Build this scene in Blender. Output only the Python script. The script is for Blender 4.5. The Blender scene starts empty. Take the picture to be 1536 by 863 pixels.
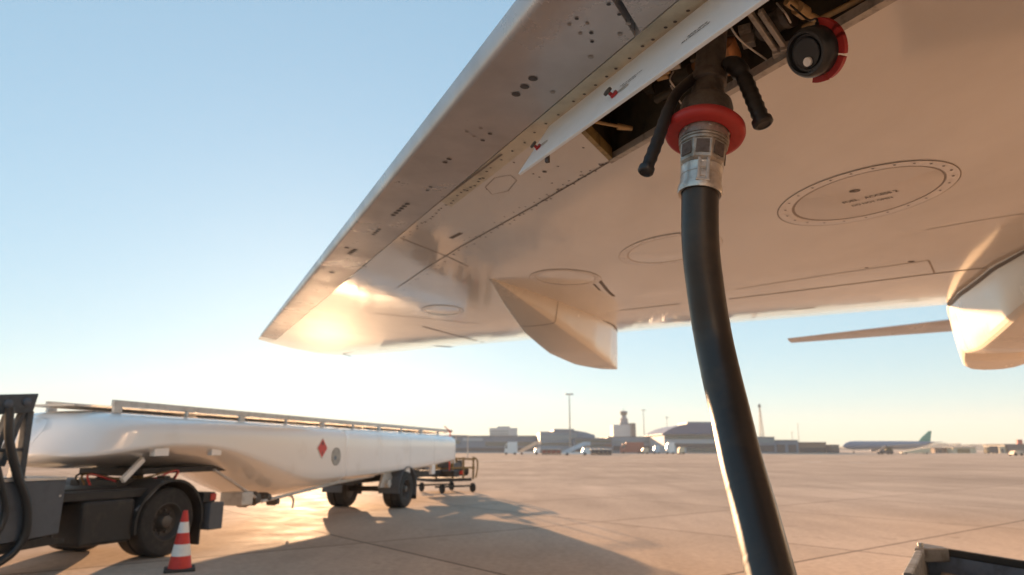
import bpy, bmesh, math, random
from math import sin, cos, tan, pi, radians, sqrt
from mathutils import Vector, Matrix

random.seed(7)
scene = bpy.context.scene
COL = scene.collection
CAMH = 1.65
F = 1024.0
PITCH = math.atan(243 / 1024.0)
V = Vector

# ------------------------------------------------------------------ measuring
def ray(u, v):
    x = (u - 768) / F; y = (431.5 - v) / F
    return V((x, cos(PITCH) - y * sin(PITCH), sin(PITCH) + y * cos(PITCH)))
def at(u, v, t):
    return V((0, 0, CAMH)) + ray(u, v) * t
def on_plane(u, v, n, k):
    d = ray(u, v); o = V((0, 0, CAMH))
    return o + d * ((k - n.dot(o)) / n.dot(d))
def ground(u, v):
    return on_plane(u, v, V((0, 0, 1)), 0)

# ------------------------------------------------------------------ materials
def mat(name, color, rough=0.5, metal=0.0, noise=None, bump=None, spec=None, coat=0.0, emis=None):
    m = bpy.data.materials.new(name); m.use_nodes = True
    nt = m.node_tree; b = nt.nodes['Principled BSDF']
    b.inputs['Base Color'].default_value = (*color, 1)
    b.inputs['Roughness'].default_value = rough
    b.inputs['Metallic'].default_value = metal
    if spec is not None: b.inputs['Specular IOR Level'].default_value = spec
    if coat: b.inputs['Coat Weight'].default_value = coat; b.inputs['Coat Roughness'].default_value = .08
    tc = nt.nodes.new('ShaderNodeTexCoord')
    if noise:                                   # (scale, darker colour, amount, roughness swing, stretch)
        sc, dark, lo, rsw = noise[:4]
        mp = nt.nodes.new('ShaderNodeMapping'); nt.links.new(tc.outputs['Object'], mp.inputs[0])
        if len(noise) > 4: mp.inputs['Scale'].default_value = noise[4]
        n = nt.nodes.new('ShaderNodeTexNoise'); n.inputs['Scale'].default_value = sc
        n.inputs['Detail'].default_value = 7; n.inputs['Roughness'].default_value = .62
        nt.links.new(mp.outputs[0], n.inputs['Vector'])
        r = nt.nodes.new('ShaderNodeMapRange'); r.inputs[1].default_value = lo; r.inputs[2].default_value = lo + .3
        nt.links.new(n.outputs['Fac'], r.inputs[0])
        mx = nt.nodes.new('ShaderNodeMix'); mx.data_type = 'RGBA'
        mx.inputs[6].default_value = (*color, 1); mx.inputs[7].default_value = (*dark, 1)
        nt.links.new(r.outputs[0], mx.inputs[0]); nt.links.new(mx.outputs[2], b.inputs['Base Color'])
        if rsw:
            r2 = nt.nodes.new('ShaderNodeMapRange'); r2.inputs[1].default_value = .3; r2.inputs[2].default_value = .7
            r2.inputs[3].default_value = rough; r2.inputs[4].default_value = min(1, rough + rsw)
            nt.links.new(n.outputs['Fac'], r2.inputs[0]); nt.links.new(r2.outputs[0], b.inputs['Roughness'])
    if bump:
        n2 = nt.nodes.new('ShaderNodeTexNoise'); n2.inputs['Scale'].default_value = bump[0]; n2.inputs['Detail'].default_value = bump[2] if len(bump) > 2 else 4
        nt.links.new(tc.outputs['Object'], n2.inputs['Vector'])
        bp = nt.nodes.new('ShaderNodeBump'); bp.inputs['Strength'].default_value = 1; bp.inputs['Distance'].default_value = bump[1]
        nt.links.new(n2.outputs['Fac'], bp.inputs['Height']); nt.links.new(bp.outputs[0], b.inputs['Normal'])
    return m

M = {}
M['wing'] = mat('wing_paint', (.86, .81, .75), .05, 0, (.9, (.72, .665, .605), .46, .06, (1, .35, 1)), (1.1, .0025, 2), coat=.0)
M['tip'] = M['wing']
M['slat'] = mat('slat_metal', (.56, .505, .48), .24, .35, (2.2, (.44, .395, .375), .42, .15), (3, .0015, 3))
M['strip'] = mat('primer_strip', (.66, .60, .47), .38, 0, (6, (.42, .37, .28), .45, .1))
M['seam'] = mat('seam_sealant_and_shadow', (.20, .165, .14), .6)
M['line'] = mat('panel_line', (.36, .30, .26), .6)
M['faint'] = mat('faint_panel_line', (.60, .53, .47), .5)
M['fastener'] = mat('fastener_dark', (.07, .055, .05), .5)
M['stencil'] = mat('stencil_ink', (.06, .05, .045), .6)
M['panel'] = mat('panel_paint', (.80, .735, .675), .28, 0, (2, (.74, .675, .61), .45, .1))
M['ring'] = mat('panel_ring_paint', (.84, .77, .71), .2)
M['door'] = mat('door_white', (.88, .88, .88), .35, 0, (5, (.80, .79, .78), .5, .1))
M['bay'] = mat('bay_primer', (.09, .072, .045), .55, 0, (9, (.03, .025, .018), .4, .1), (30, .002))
M['lip'] = mat('worn_lip_metal', (.50, .46, .41), .42, .45, (26, (.13, .105, .085), .50, .2), (40, .002))
M['gold'] = mat('bay_lip_chromate', (.36, .26, .10), .45, .3, (18, (.14, .10, .05), .45, .1))
M['copper'] = mat('bay_pipe_orange', (.42, .19, .07), .4, .4, (12, (.2, .09, .04), .45, .2))
M['brass'] = mat('bay_fitting_tan', (.50, .34, .17), .45, .3, (14, (.25, .16, .08), .45, .2))
M['nozzle'] = mat('nozzle_cast', (.13, .115, .10), .45, .4, (20, (.055, .045, .038), .42, .2), (60, .0015))
M['steel'] = mat('coupling_steel', (.46, .42, .37), .36, .8, (28, (.16, .135, .11), .47, .25), (80, .0012))
M['steelbright'] = mat('clamp_steel', (.60, .56, .51), .3, .85, (40, (.36, .32, .28), .5, .2), (90, .0008))
M['recess'] = mat('recess_dark', (.16, .13, .115), .55, .5, (60, (.09, .075, .065), .45, .2))
M['red'] = mat('red_rubber', (.42, .03, .025), .4, 0, (12, (.26, .02, .018), .5, .2))
M['grip'] = mat('black_grip', (.018, .017, .017), .42)
M['hose'] = mat('hose_rubber', (.024, .020, .017), .29, 0, (7, (.062, .043, .027), .5, .2), (50, .0003))
M['lens'] = mat('cap_face', (.022, .026, .030), .3)
M['white'] = mat('white_stud', (.95, .95, .93), .25)
M['tank'] = mat('tank_white_paint', (.88, .865, .84), .12, 0, (1.1, (.74, .70, .65), .54, .10), (.8, .002, 1), coat=.6)
M['alu'] = mat('aluminium', (.58, .55, .51), .38, .5, (8, (.42, .39, .35), .48, .15))
M['darkmetal'] = mat('chassis_black', (.018, .016, .015), .5, 0, (6, (.06, .05, .04), .5, .2))
M['greymetal'] = mat('grey_blue_paint', (.085, .095, .11), .45, 0, (5, (.055, .06, .068), .5, .15))
M['rackgrey'] = mat('rack_grey', (.06, .068, .075), .45, 0, (7, (.03, .033, .036), .45, .2))
M['tyre'] = mat('tyre_rubber', (.015, .014, .014), .75, 0, (9, (.05, .044, .038), .48, 0), (40, .003))
M['rim'] = mat('wheel_rim', (.055, .05, .047), .5, .3, (9, (.05, .045, .04), .45, .2))
M['hub'] = mat('wheel_hub', (.09, .08, .072), .45, .5)
M['lampred'] = mat('tail_lamp', (.55, .05, .03), .25)
M['lampglass'] = mat('lamp_clear', (.75, .72, .68), .2)
M['redpaint'] = mat('red_paint', (.45, .03, .03), .35)
M['yellow'] = mat('dull_yellow', (.22, .14, .045), .5, 0, (7, (.07, .05, .03), .48, .2))
M['placred'] = mat('placard_red', (.62, .05, .04), .4)
M['placgrey'] = mat('disc_grey', (.38, .37, .34), .4, 0, (9, (.25, .24, .22), .45, .1))
M['conered'] = mat('cone_red', (.60, .035, .025), .5, 0, (9, (.45, .03, .025), .5, .1))
M['conewhite'] = mat('cone_band_white', (.80, .78, .75), .45, 0, (12, (.62, .58, .54), .52, .1))
M['rubberbase'] = mat('cone_base', (.03, .03, .03), .7)
M['binsteel'] = mat('bin_steel', (.21, .215, .225), .42, .3, (11, (.10, .10, .105), .45, .25), (30, .0015))
M['binblue'] = mat('bin_blue_grey', (.17, .20, .26), .45, .1, (8, (.06, .07, .09), .45, .2))
M['fus'] = mat('fuselage_white', (.74, .73, .71), .22, 0, (1, (.66, .65, .63), .5, .08))
M['fair'] = mat('fairing_paint', (.78, .71, .61), .2, 0, (1.6, (.70, .63, .54), .5, .1), (1.5, .002, 1))
M['wall_pale'] = mat('pale_wall', (.40, .43, .46), .8, 0, (.25, (.33, .36, .39), .5, 0))
M['wall_grey'] = mat('grey_wall', (.145, .20, .265), .7, 0, (.25, (.11, .155, .21), .5, 0))
M['wall_dark'] = mat('dark_wall', (.045, .052, .065), .6)
M['wall_blue'] = mat('blue_grey_cladding', (.17, .26, .345), .5, 0, (.3, (.13, .20, .27), .5, 0))
M['wall_brown'] = mat('brown_wall', (.22, .15, .11), .8, 0, (.3, (.16, .11, .085), .5, 0))
M['wall_cream'] = mat('cream_wall', (.62, .52, .36), .7, 0, (.4, (.5, .42, .3), .5, 0))
M['roof_grey'] = mat('grey_roof', (.10, .13, .18), .6)
M['roof_blue'] = mat('curved_roof_blue', (.07, .10, .19), .45)
M['glass'] = mat('far_glass', (.05, .085, .09), .12)
M['glasslt'] = mat('far_glass_pale', (.16, .23, .27), .15)
M['shed_red'] = mat('rust_red', (.30, .085, .06), .7)
M['mast'] = mat('mast_steel', (.28, .27, .26), .5, .4)
M['jetblue'] = mat('airliner_blue_white', (.14, .20, .30), .3)
M['jetgreen'] = mat('tail_green', (.002, .26, .21), .4)
M['vanwhite'] = mat('vehicle_white', (.74, .74, .74), .4)
M['stairblue'] = mat('stairs_pale_blue', (.42, .53, .64), .4)
M['stairtan'] = mat('stairs_cream', (.62, .48, .36), .5)
M['scrub'] = mat('scrub_green', (.05, .06, .035), .9, 0, (.2, (.08, .07, .045), .45, 0))
M['line_glint_white'] = mat('apron_line_and_glint_white', (.70, .69, .66), .55, 0, (3, (.45, .42, .39), .5, .1))

def apron_material():
    m = bpy.data.materials.new('apron_concrete'); m.use_nodes = True
    nt = m.node_tree; N = nt.nodes; L = nt.links; b = N['Principled BSDF']
    tc = N.new('ShaderNodeTexCoord')
    mp = N.new('ShaderNodeMapping'); mp.inputs['Rotation'].default_value = (0, 0, radians(52)); L.new(tc.outputs['Object'], mp.inputs[0])
    br = N.new('ShaderNodeTexBrick'); br.offset = 0; br.squash = 1
    br.inputs['Scale'].default_value = 1; br.inputs['Brick Width'].default_value = 6.0; br.inputs['Row Height'].default_value = 6.0
    br.inputs['Mortar Size'].default_value = .03; br.inputs['Mortar Smooth'].default_value = .35; br.inputs['Bias'].default_value = 0
    br.inputs['Color1'].default_value = (.53, .415, .33, 1); br.inputs['Color2'].default_value = (.47, .37, .295, 1)
    br.inputs['Mortar'].default_value = (.15, .12, .10, 1)
    L.new(mp.outputs[0], br.inputs['Vector'])
    def noise(scale, detail, stretch=None, rot=0):
        q = N.new('ShaderNodeMapping'); q.inputs['Rotation'].default_value = (0, 0, rot)
        if stretch: q.inputs['Scale'].default_value = stretch
        L.new(tc.outputs['Object'], q.inputs[0])
        n = N.new('ShaderNodeTexNoise'); n.inputs['Scale'].default_value = scale; n.inputs['Detail'].default_value = detail; n.inputs['Roughness'].default_value = .6
        L.new(q.outputs[0], n.inputs['Vector']); return n.outputs['Fac']
    def ramp(x, a, bb, lo, hi):
        r = N.new('ShaderNodeMapRange'); r.inputs[1].default_value = a; r.inputs[2].default_value = bb; r.inputs[3].default_value = lo; r.inputs[4].default_value = hi
        L.new(x, r.inputs[0]); return r.outputs[0]
    def mul(col, fac):
        h = N.new('ShaderNodeMix'); h.data_type = 'RGBA'; h.blend_type = 'MULTIPLY'; h.inputs[0].default_value = 1
        L.new(col, h.inputs[6]); L.new(fac, h.inputs[7]); return h.outputs[2]
    c = br.outputs['Color']
    c = mul(c, ramp(noise(.09, 5), .3, .7, .78, 1.12))
    c = mul(c, ramp(noise(.55, 6, (1, .16, 1), radians(-60)), .35, .65, .88, 1.06))
    c = mul(c, ramp(noise(9, 6), .3, .7, .86, 1.1))
    c = mul(c, ramp(noise(90, 3), .3, .7, .88, 1.1))
    c = mul(c, ramp(noise(.9, 4), .63, .72, 1.0, .72))            # oil stains
    L.new(c, b.inputs['Base Color']); b.inputs['Specular IOR Level'].default_value = .0004
    L.new(ramp(noise(1.2, 6), .3, .7, .55, .8), b.inputs['Roughness'])
    bp = N.new('ShaderNodeBump'); bp.inputs['Distance'].default_value = .004; bp.inputs['Strength'].default_value = .8
    L.new(noise(26, 6), bp.inputs['Height'])
    bp2 = N.new('ShaderNodeBump'); bp2.inputs['Distance'].default_value = .005; bp2.inputs['Strength'].default_value = .7
    L.new(noise(1.6, 4), bp2.inputs['Height']); L.new(bp.outputs[0], bp2.inputs['Normal'])
    L.new(bp2.outputs[0], b.inputs['Normal'])
    return m
M['apron'] = apron_material()

# ------------------------------------------------------------------ mesh builder
class MB:
    def __init__(s): s.v = []; s.f = []; s.m = []
    def add(s, vs, fs, mi=0):
        o = len(s.v); s.v += [V(p) for p in vs]
        for f in fs: s.f.append(tuple(i + o for i in f)); s.m.append(mi)
        return s
    def box(s, c, size, X=V((1, 0, 0)), Y=V((0, 1, 0)), Z=V((0, 0, 1)), mi=0):
        c = V(c); a, b, d = [q / 2 for q in size]
        P = [c + X * (i * a) + Y * (j * b) + Z * (k * d) for k in (-1, 1) for j in (-1, 1) for i in (-1, 1)]
        return s.add(P, [(0, 2, 3, 1), (4, 5, 7, 6), (0, 1, 5, 4), (2, 6, 7, 3), (0, 4, 6, 2), (1, 3, 7, 5)], mi)
    def beam(s, a, b, w, h, up=V((0, 0, 1)), mi=0):
        a = V(a); b = V(b); x = (b - a); l = x.length; x.normalize()
        y = up.cross(x)
        if y.length < 1e-4: y = V((0, 1, 0)).cross(x)
        y.normalize(); z = x.cross(y)
        return s.box((a + b) / 2, (l, w, h), x, y, z, mi)
    def tube(s, pts, r, n=12, mi=0, cap=True):
        pts = [V(p) for p in pts]; rs = r if isinstance(r, (list, tuple)) else [r] * len(pts)
        vs = []; fs = []; prev = None
        for i, p in enumerate(pts):
            t = (pts[min(i + 1, len(pts) - 1)] - pts[max(i - 1, 0)]).normalized()
            if prev is None:
                a = t.orthogonal().normalized()
            else:
                a = (prev - t * prev.dot(t)).normalized()
            prev = a; b = t.cross(a)
            for k in range(n):
                g = 2 * pi * k / n; vs.append(p + (a * cos(g) + b * sin(g)) * rs[i])
        for i in range(len(pts) - 1):
            for k in range(n):
                k2 = (k + 1) % n; fs.append((i * n + k, i * n + k2, (i + 1) * n + k2, (i + 1) * n + k))
        if cap:
            fs.append(tuple(range(n - 1, -1, -1))); fs.append(tuple((len(pts) - 1) * n + k for k in range(n)))
        return s.add(vs, fs, mi)
    def lathe(s, o, axis, prof, n=32, mi=0, a=None):
        """prof: (distance along axis, radius[, material]) rings"""
        o = V(o); ax = V(axis).normalized(); a = (ax.orthogonal() if a is None else a - ax * ax.dot(a)).normalized(); b = ax.cross(a)
        for i in range(len(prof) - 1):
            p, q = prof[i], prof[i + 1]
            vs = []
            for (h, r) in ((p[0], p[1]), (q[0], q[1])):
                for k in range(n):
                    g = 2 * pi * k / n; vs.append(o + ax * h + (a * cos(g) + b * sin(g)) * max(r, 1e-5))
            s.add(vs, [(k, (k + 1) % n, n + (k + 1) % n, n + k) for k in range(n)], p[2] if len(p) > 2 else mi)
        return s
    def prism(s, poly, off, mi=0):
        """polygon of points pushed along off"""
        poly = [V(p) for p in poly]; n = len(poly); off = V(off)
        return s.add(poly + [p + off for p in poly], [tuple(range(n)), tuple(range(2 * n - 1, n - 1, -1))] + [(i, i + n, (i + 1) % n + n, (i + 1) % n) for i in range(n)], mi)
    def grid(s, rows, mi=0, skip=None, matf=None):
        m = len(rows[0]); vs = [p for r in rows for p in r]
        o = len(s.v); s.v += [V(p) for p in vs]
        for i in range(len(rows) - 1):
            for j in range(m - 1):
                if skip and skip(i, j): continue
                s.f.append((o + i * m + j, o + i * m + j + 1, o + (i + 1) * m + j + 1, o + (i + 1) * m + j))
                s.m.append(matf(i, j) if matf else mi)
        return s
    def build(s, name, mats, parent=None, smooth=40, bevel=0, weld=True, world=True):
        if not isinstance(mats, (list, tuple)): mats = [mats]
        off = parent_world(parent) if parent is not None else getattr(s, 'origin', V((0, 0, 0)))
        me = bpy.data.meshes.new(name)
        me.from_pydata([tuple(p - off) for p in s.v], [], s.f)
        for m in mats: me.materials.append(m)
        me.polygons.foreach_set('material_index', s.m)
        bm = bmesh.new(); bm.from_mesh(me)
        if weld: bmesh.ops.remove_doubles(bm, verts=bm.verts, dist=2e-5)
        bmesh.ops.recalc_face_normals(bm, faces=bm.faces)
        bm.to_mesh(me); bm.free()
        if smooth:
            me.shade_smooth(); me.set_sharp_from_angle(angle=radians(smooth))
        o = bpy.data.objects.new(name, me); COL.objects.link(o)
        if parent is not None: o.parent = parent
        else: o.location = off
        if bevel:
            b = o.modifiers.new('bevel', 'BEVEL'); b.width = bevel; b.segments = 2; b.limit_method = 'ANGLE'; b.angle_limit = radians(40)
        return o
def parent_world(p):
    w = V((0, 0, 0))
    while p is not None:
        w = w + p.location; p = p.parent
    return w
def tag(o, label=None, cat=None, group=None, kind=None):
    if label: o['label'] = label
    if cat: o['category'] = cat
    if group: o['group'] = group
    if kind: o['kind'] = kind
    return o
def thing(name, label, cat, loc, group=None):
    o = bpy.data.objects.new(name, None); COL.objects.link(o); o.location = loc; o.empty_display_size = .2
    return tag(o, label, cat, group)
def catmull(pts, n=8):
    pts = [V(p) for p in pts]; P = [pts[0] * 2 - pts[1]] + pts + [pts[-1] * 2 - pts[-2]]; out = []
    for i in range(1, len(P) - 2):
        for k in range(n):
            t = k / n; a, b, c, d = P[i - 1:i + 3]
            out.append(.5 * ((2 * b) + (c - a) * t + (2 * a - 5 * b + 4 * c - d) * t * t + (3 * b - a - 3 * c + d) * t ** 3))
    out.append(pts[-1]); return out
def interp(tab, x):
    if x <= tab[0][0]: return tab[0][1]
    for (a, p), (b, q) in zip(tab, tab[1:]):
        if x <= b: return p + (q - p) * (x - a) / (b - a)
    return tab[-1][1]
def text_mesh(body, size, o, X, Y, extrude=.0004):
    """triangles of a line of lettering laid on the plane through o spanned by X (reading) and Y (up)"""
    cu = bpy.data.curves.new('lettering', 'FONT'); cu.body = body; cu.size = size; cu.align_x = 'CENTER'; cu.align_y = 'CENTER'; cu.resolution_u = 3; cu.offset = .035 * size * .6
    ob = bpy.data.objects.new('lettering', cu); COL.objects.link(ob)
    dg = bpy.context.evaluated_depsgraph_get(); me = ob.evaluated_get(dg).to_mesh()
    vs = [V(o) + X * p.co.x + Y * p.co.y for p in me.vertices]; fs = [tuple(p.vertices) for p in me.polygons]
    ob.evaluated_get(dg).to_mesh_clear(); bpy.data.objects.remove(ob); bpy.data.curves.remove(cu)
    return vs, fs

# ================================================================== SETTING
def build_apron():
    mb = MB(); R = 4000
    mb.add([(-R, -600, 0), (R, -600, 0), (R, R, 0), (-R, R, 0)], [(0, 1, 2, 3)])
    tag(mb.build('apron', M['apron'], smooth=0), kind='structure', label='tan concrete airport apron in large jointed slabs')
    k = 0
    for (u0, v0, u1, v1, w) in [(1205, 693, 1232, 693.5, .8), (1273, 694, 1303, 694.5, .8), (1000, 690, 930, 689.5, .5), (700, 694, 780, 690.5, .4), (880, 691, 960, 692, .4)]:  # first two strips paint light reflections on the concrete, the rest white lines
        a = ground(u0, v0); b = ground(u1, v1); d = (b - a).normalized(); n = V((-d.y, d.x, 0)) * w / 2; z = V((0, 0, .004 + .0005 * k)); k += 1
        mb = MB(); mb.add([a - n + z, b - n + z, b + n + z, a + n + z], [(0, 1, 2, 3)])
        tag(mb.build('apron_line_and_glint', M['line_glint_white'], smooth=0), kind='structure')
build_apron()

# ================================================================== AIRLINER (wing overhead)
PSI = radians(28)
EO = V((-cos(PSI), sin(PSI), 0)); EA = V((sin(PSI), cos(PSI), 0)); UP = V((0, 0, 1))
C0, DIH, INC = 1.15, tan(radians(5)), tan(radians(1))
SW = .805                                             # sweep of the leading edge: w = q - SW*s
W_LE = 0.93
S_FUS = -5.7
def w_te(s): return 8.66 + (.5 - SW) * s + (.0 if s > -1 else 0)
def base_z(s, q): return CAMH + C0 + DIH * s + INC * q
def s_warp(s, tau):
    """the rounded wing tip: beyond s = 7 the span lines lean out towards the trailing edge"""
    st = interp([(0, 12.1), (.04, 12.25), (.12, 12.6), (.3, 13.1), (.55, 13.45), (.8, 13.5), (1, 13.3)], tau)
    return s if s < 7 else 7 + (s - 7) * (st - 7) / 5.2
def scale_s(s): return max(.35, 1 - .05 * max(0, s))
NOSE = .04
def low(s, w, drop=0):
    we = w_te(s); tau = (w - W_LE) / (we - W_LE); ss = s_warp(s, min(1, max(0, tau)))
    q = w + SW * ss
    z = base_z(ss, q)
    ch = we - W_LE
    if tau > .5: z += .030 * ch * ((tau - .5) / .5) ** 2
    a = NOSE * scale_s(s); h = .065 * scale_s(s); x = w - W_LE
    if x < a: z += h * (1 - sqrt(max(0, 1 - ((a - x) / a) ** 2)))
    p = EO * ss + EA * q; return V((p.x, p.y, z - drop))
def high(s, w):
    we = w_te(s); tau = min(1, max(0, (w - W_LE) / (we - W_LE))); ss = s_warp(s, tau); q = w + SW * ss; ch = we - W_LE
    nose = .065 * scale_s(s)
    T = ch * .095 * scale_s(s) ** .5
    z = base_z(ss, q) + nose + T * (1.7 * tau ** .72 * (1 - tau) ** .9) - nose * tau + (.030 * ch * ((tau - .5) / .5) ** 2 if tau > .5 else 0) + .012
    p = EO * ss + EA * q; return V((p.x, p.y, z))
def lin(a, b, n): return [a + (b - a) * i / n for i in range(n + 1)]
def skin(u, v, drop=0.0):
    """the point of the wing's underside seen at a pixel"""
    lo, hi = .5, 40.0
    o = V((0, 0, CAMH)); d = ray(u, v)
    def g(t):
        p = o + d * t; s = p.dot(EO); q = p.dot(EA); w = q - SW * s
        ws = min(max(w, W_LE + .045), w_te(s)); s2 = s
        if s > 7:
            tau = min(1, max(0, (w - W_LE) / (w_te(s) - W_LE)))
            st = s_warp(12.2, tau); s2 = 7 + (s - 7) * 5.2 / (st - 7)
            ws = min(max(w, W_LE + .045), w_te(s2))
        return p.z - (low(s2, ws).z - drop)
    if g(hi) < 0: hi = 60
    for _ in range(60):
        m = (lo + hi) / 2
        if g(m) < 0: lo = m
        else: hi = m
    return o + d * ((lo + hi) / 2)
S_BAY = (-.75, .97); W_BAY = (1.50, 2.02)
W_SLAT = 1.385
S_TIP = 11.4

jet = thing('passenger_jet', 'pale grey passenger jet whose wing spans overhead with its refuelling door open', 'aircraft', (EO * S_FUS + EA * 4))

def seam_strip(mb, pix, width, mi, drop=.0018):
    """a line of sealant on the skin through pixels, built as a ribbon lying on the surface"""
    pts = []
    for (a, b) in zip(pix, pix[1:]):
        n = max(2, int(((b[0] - a[0]) ** 2 + (b[1] - a[1]) ** 2) ** .5 / 12))
        for k in range(n): pts.append((a[0] + (b[0] - a[0]) * k / n, a[1] + (b[1] - a[1]) * k / n))
    pts.append(pix[-1])
    P = [skin(u, v, drop) for u, v in pts]; rows = []
    for i, p in enumerate(P):
        t = (P[min(i + 1, len(P) - 1)] - P[max(i - 1, 0)]); t.z = 0; t.normalize(); n = V((-t.y, t.x, 0)) * width / 2
        rows.append([p - n, p + n])
    mb.grid(rows, mi)
def dot(mb, u, v, r, mi, drop=.0022, n=10):
    c = skin(u, v, drop)
    mb.add([c + (EO * cos(2 * pi * k / n) + EA * sin(2 * pi * k / n)) * r + V((0, 0, 1)) * (DIH * cos(2 * pi * k / n) * r) for k in range(n)], [tuple(range(n))], mi)

def build_wing():
    mb = MB()
    ss = lin(S_FUS, S_BAY[0], 8)[:-1] + lin(S_BAY[0], S_BAY[1], 8)[:-1] + lin(S_BAY[1], 7, 16)[:-1] + lin(7, S_TIP, 12)
    def ws(s): return [W_SLAT, W_BAY[0], 1.76, W_BAY[1]] + lin(W_BAY[1], w_te(s), 34)[1:]
    rows = [[low(s, w) for w in ws(s)] for s in ss]
    i0 = ss.index(S_BAY[0]); i1 = ss.index(S_BAY[1])
    mb.grid(rows, 0, skip=lambda i, j: i0 <= i < i1 and 1 <= j < 3, matf=lambda i, j: 1 if (j == 0 and ss[i] < 2.1) else 0)
    up = [[high(s, w) for w in ws(s)] for s in ss]
    mb.grid(up, 0)
    for s_i in range(len(ss) - 1):                      # front spar face and trailing edge
        mb.add([rows[s_i][0], rows[s_i + 1][0], up[s_i + 1][0], up[s_i][0]], [(0, 1, 2, 3)], 0)
        mb.add([rows[s_i][-1], rows[s_i + 1][-1], up[s_i + 1][-1], up[s_i][-1]], [(0, 1, 2, 3)], 0)
    # tip piece, nose included
    st = lin(S_TIP, 12.2, 8)
    def wt(s): return [W_LE + NOSE * scale_s(s) * (1 - cos(pi / 2 * k / 8)) for k in range(8)] + lin(W_LE + NOSE * scale_s(s), w_te(s), 30)
    lo_ = [[low(s, w) for w in wt(s)] for s in st]; hi_ = [[high(s, w) for w in wt(s)] for s in st]
    for k in range(len(hi_[-1])):                       # close the tip with a thin rounded rim
        hi_[-1][k] = V((hi_[-1][k].x, hi_[-1][k].y, lo_[-1][k].z + .035))
    mb.grid(lo_, 0); mb.grid(hi_, 0)
    for j in range(len(lo_[-1]) - 1): mb.add([lo_[-1][j], lo_[-1][j + 1], hi_[-1][j + 1], hi_[-1][j]], [(0, 1, 2, 3)], 0)
    for i in range(len(st) - 1):
        for e in (0, -1): mb.add([lo_[i][e], lo_[i + 1][e], hi_[i + 1][e], hi_[i][e]], [(0, 1, 2, 3)], 0)
    # seams: (pixels, width)
    S = [([(918, 241), (800, 310), (690, 371), (640, 402), (596, 432)], .010),
         ([(753, 231.5), (665, 298), (598, 352), (560, 382), (520, 414)], .012),
         ([(600, 357), (673, 386), (702, 400)], .012),
         ([(1094, 449), (1250, 430), (1400, 411), (1480, 402)], .022),
         ([(1105, 434), (1260, 410), (1393, 391)], .010), ([(1393, 391), (1402, 410)], .012),
         ([(1020, 456), (930, 466)], .02), ([(1105, 478), (1240, 465), (1400, 449)], .010),
         ([(1536, 321), (1470, 331), (1390, 345)], .006),
         ([(1190, 464.5), (1221, 461.5)], .05), ([(635, 490), (725, 514)], .06), ([(654, 519), (677, 521)], .16),
         ([(676, 358), (692, 350)], .03), ([(893, 413), (912, 437), (921, 445)], .035), ([(885, 420), (900, 436)], .02),
         ([(560, 470), (640, 478), (720, 486)], .02)]
    for k, (pix, w) in enumerate(S): seam_strip(mb, pix, w, 4 if k in (2, 4, 5, 7, 8, 15) else 2)
    # rivets along the two panel seams
    random.seed(3)
    for (a, b, n, r) in [((1010, 182), (690, 366), 30, .0055), ((735, 258), (600, 362), 26, .008), ((930, 232), (700, 372), 28, .0075), ((1040, 12), (760, 232), 16, .006), ((690, 377), (600, 437), 10, .010)]:
        for k in range(n):
            t = (k + random.uniform(.2, .8)) / n; u = a[0] + (b[0] - a[0]) * t + random.uniform(-3, 3); v = a[1] + (b[1] - a[1]) * t + random.uniform(-3, 3)
            s_ = skin(u, v); w_ = s_.dot(EA) - SW * s_.dot(EO)
            if W_BAY[0] - .015 < w_ < W_BAY[1] + .012 and s_.dot(EO) < S_BAY[1] + .02: continue
            if w_ < W_SLAT + .01: continue
            dot(mb, u, v, r, 3)
    for (u, v, r) in [(812, 225, .006), (817, 258, .012), (796, 237, .007), (837, 250, .006), (809, 266, .006), (800, 261, .006), (828, 275, .006), (837, 284, .006), (836, 288, .007), (820, 292, .006), (905, 247, .010), (875, 222, .006), (771, 244, .006), (736, 252, .006), (730, 284, .005), (752, 240, .006), (874, 263, .006), (1367, 393, .02), (1300, 402, .012)]:
        dot(mb, u, v, r, 3)
    # outline of a small hexagonal cover
    hx = [(728, 281), (742, 267), (766, 263), (775, 271), (762, 287), (738, 292), (728, 281)]
    seam_strip(mb, hx, .0045, 4)
    # short stencilled ticks by the bay's outboard end
    return mb.build('wing', [M['wing'], M['strip'], M['seam'], M['fastener'], M['line']], jet, smooth=35)
wing = build_wing()

def build_slat(s0, s1, holes):
    mb = MB(); ss = lin(s0, s1, max(3, int((s1 - s0) * 2.5)))
    def ws(s): a = NOSE * scale_s(s); return [W_LE + a * (1 - cos(pi / 2 * k / 9)) for k in range(9)] + lin(W_LE + a, W_SLAT - .012, 6)
    lo_ = [[low(s, w, .004) for w in ws(s)] for s in ss]; hi_ = [[high(s, w) for w in ws(s)] for s in ss]
    mb.grid(lo_, 0); mb.grid(hi_, 0)
    for i in range(len(ss) - 1):
        for e in (0, -1): mb.add([lo_[i][e], lo_[i + 1][e], hi_[i + 1][e], hi_[i][e]], [(0, 1, 2, 3)], 0)
    for e in (0, -1):
        for j in range(len(lo_[e]) - 1): mb.add([lo_[e][j], lo_[e][j + 1], hi_[e][j + 1], hi_[e][j]], [(0, 1, 2, 3)], 0)
    for h in holes: dot(mb, h[0], h[1], h[2], h[3] if len(h) > 3 else 1, .0065, 14)
    return mb.build('slat', [M['slat'], M['fastener'], M['line']], jet, smooth=35)
S_GAP = .525
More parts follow.
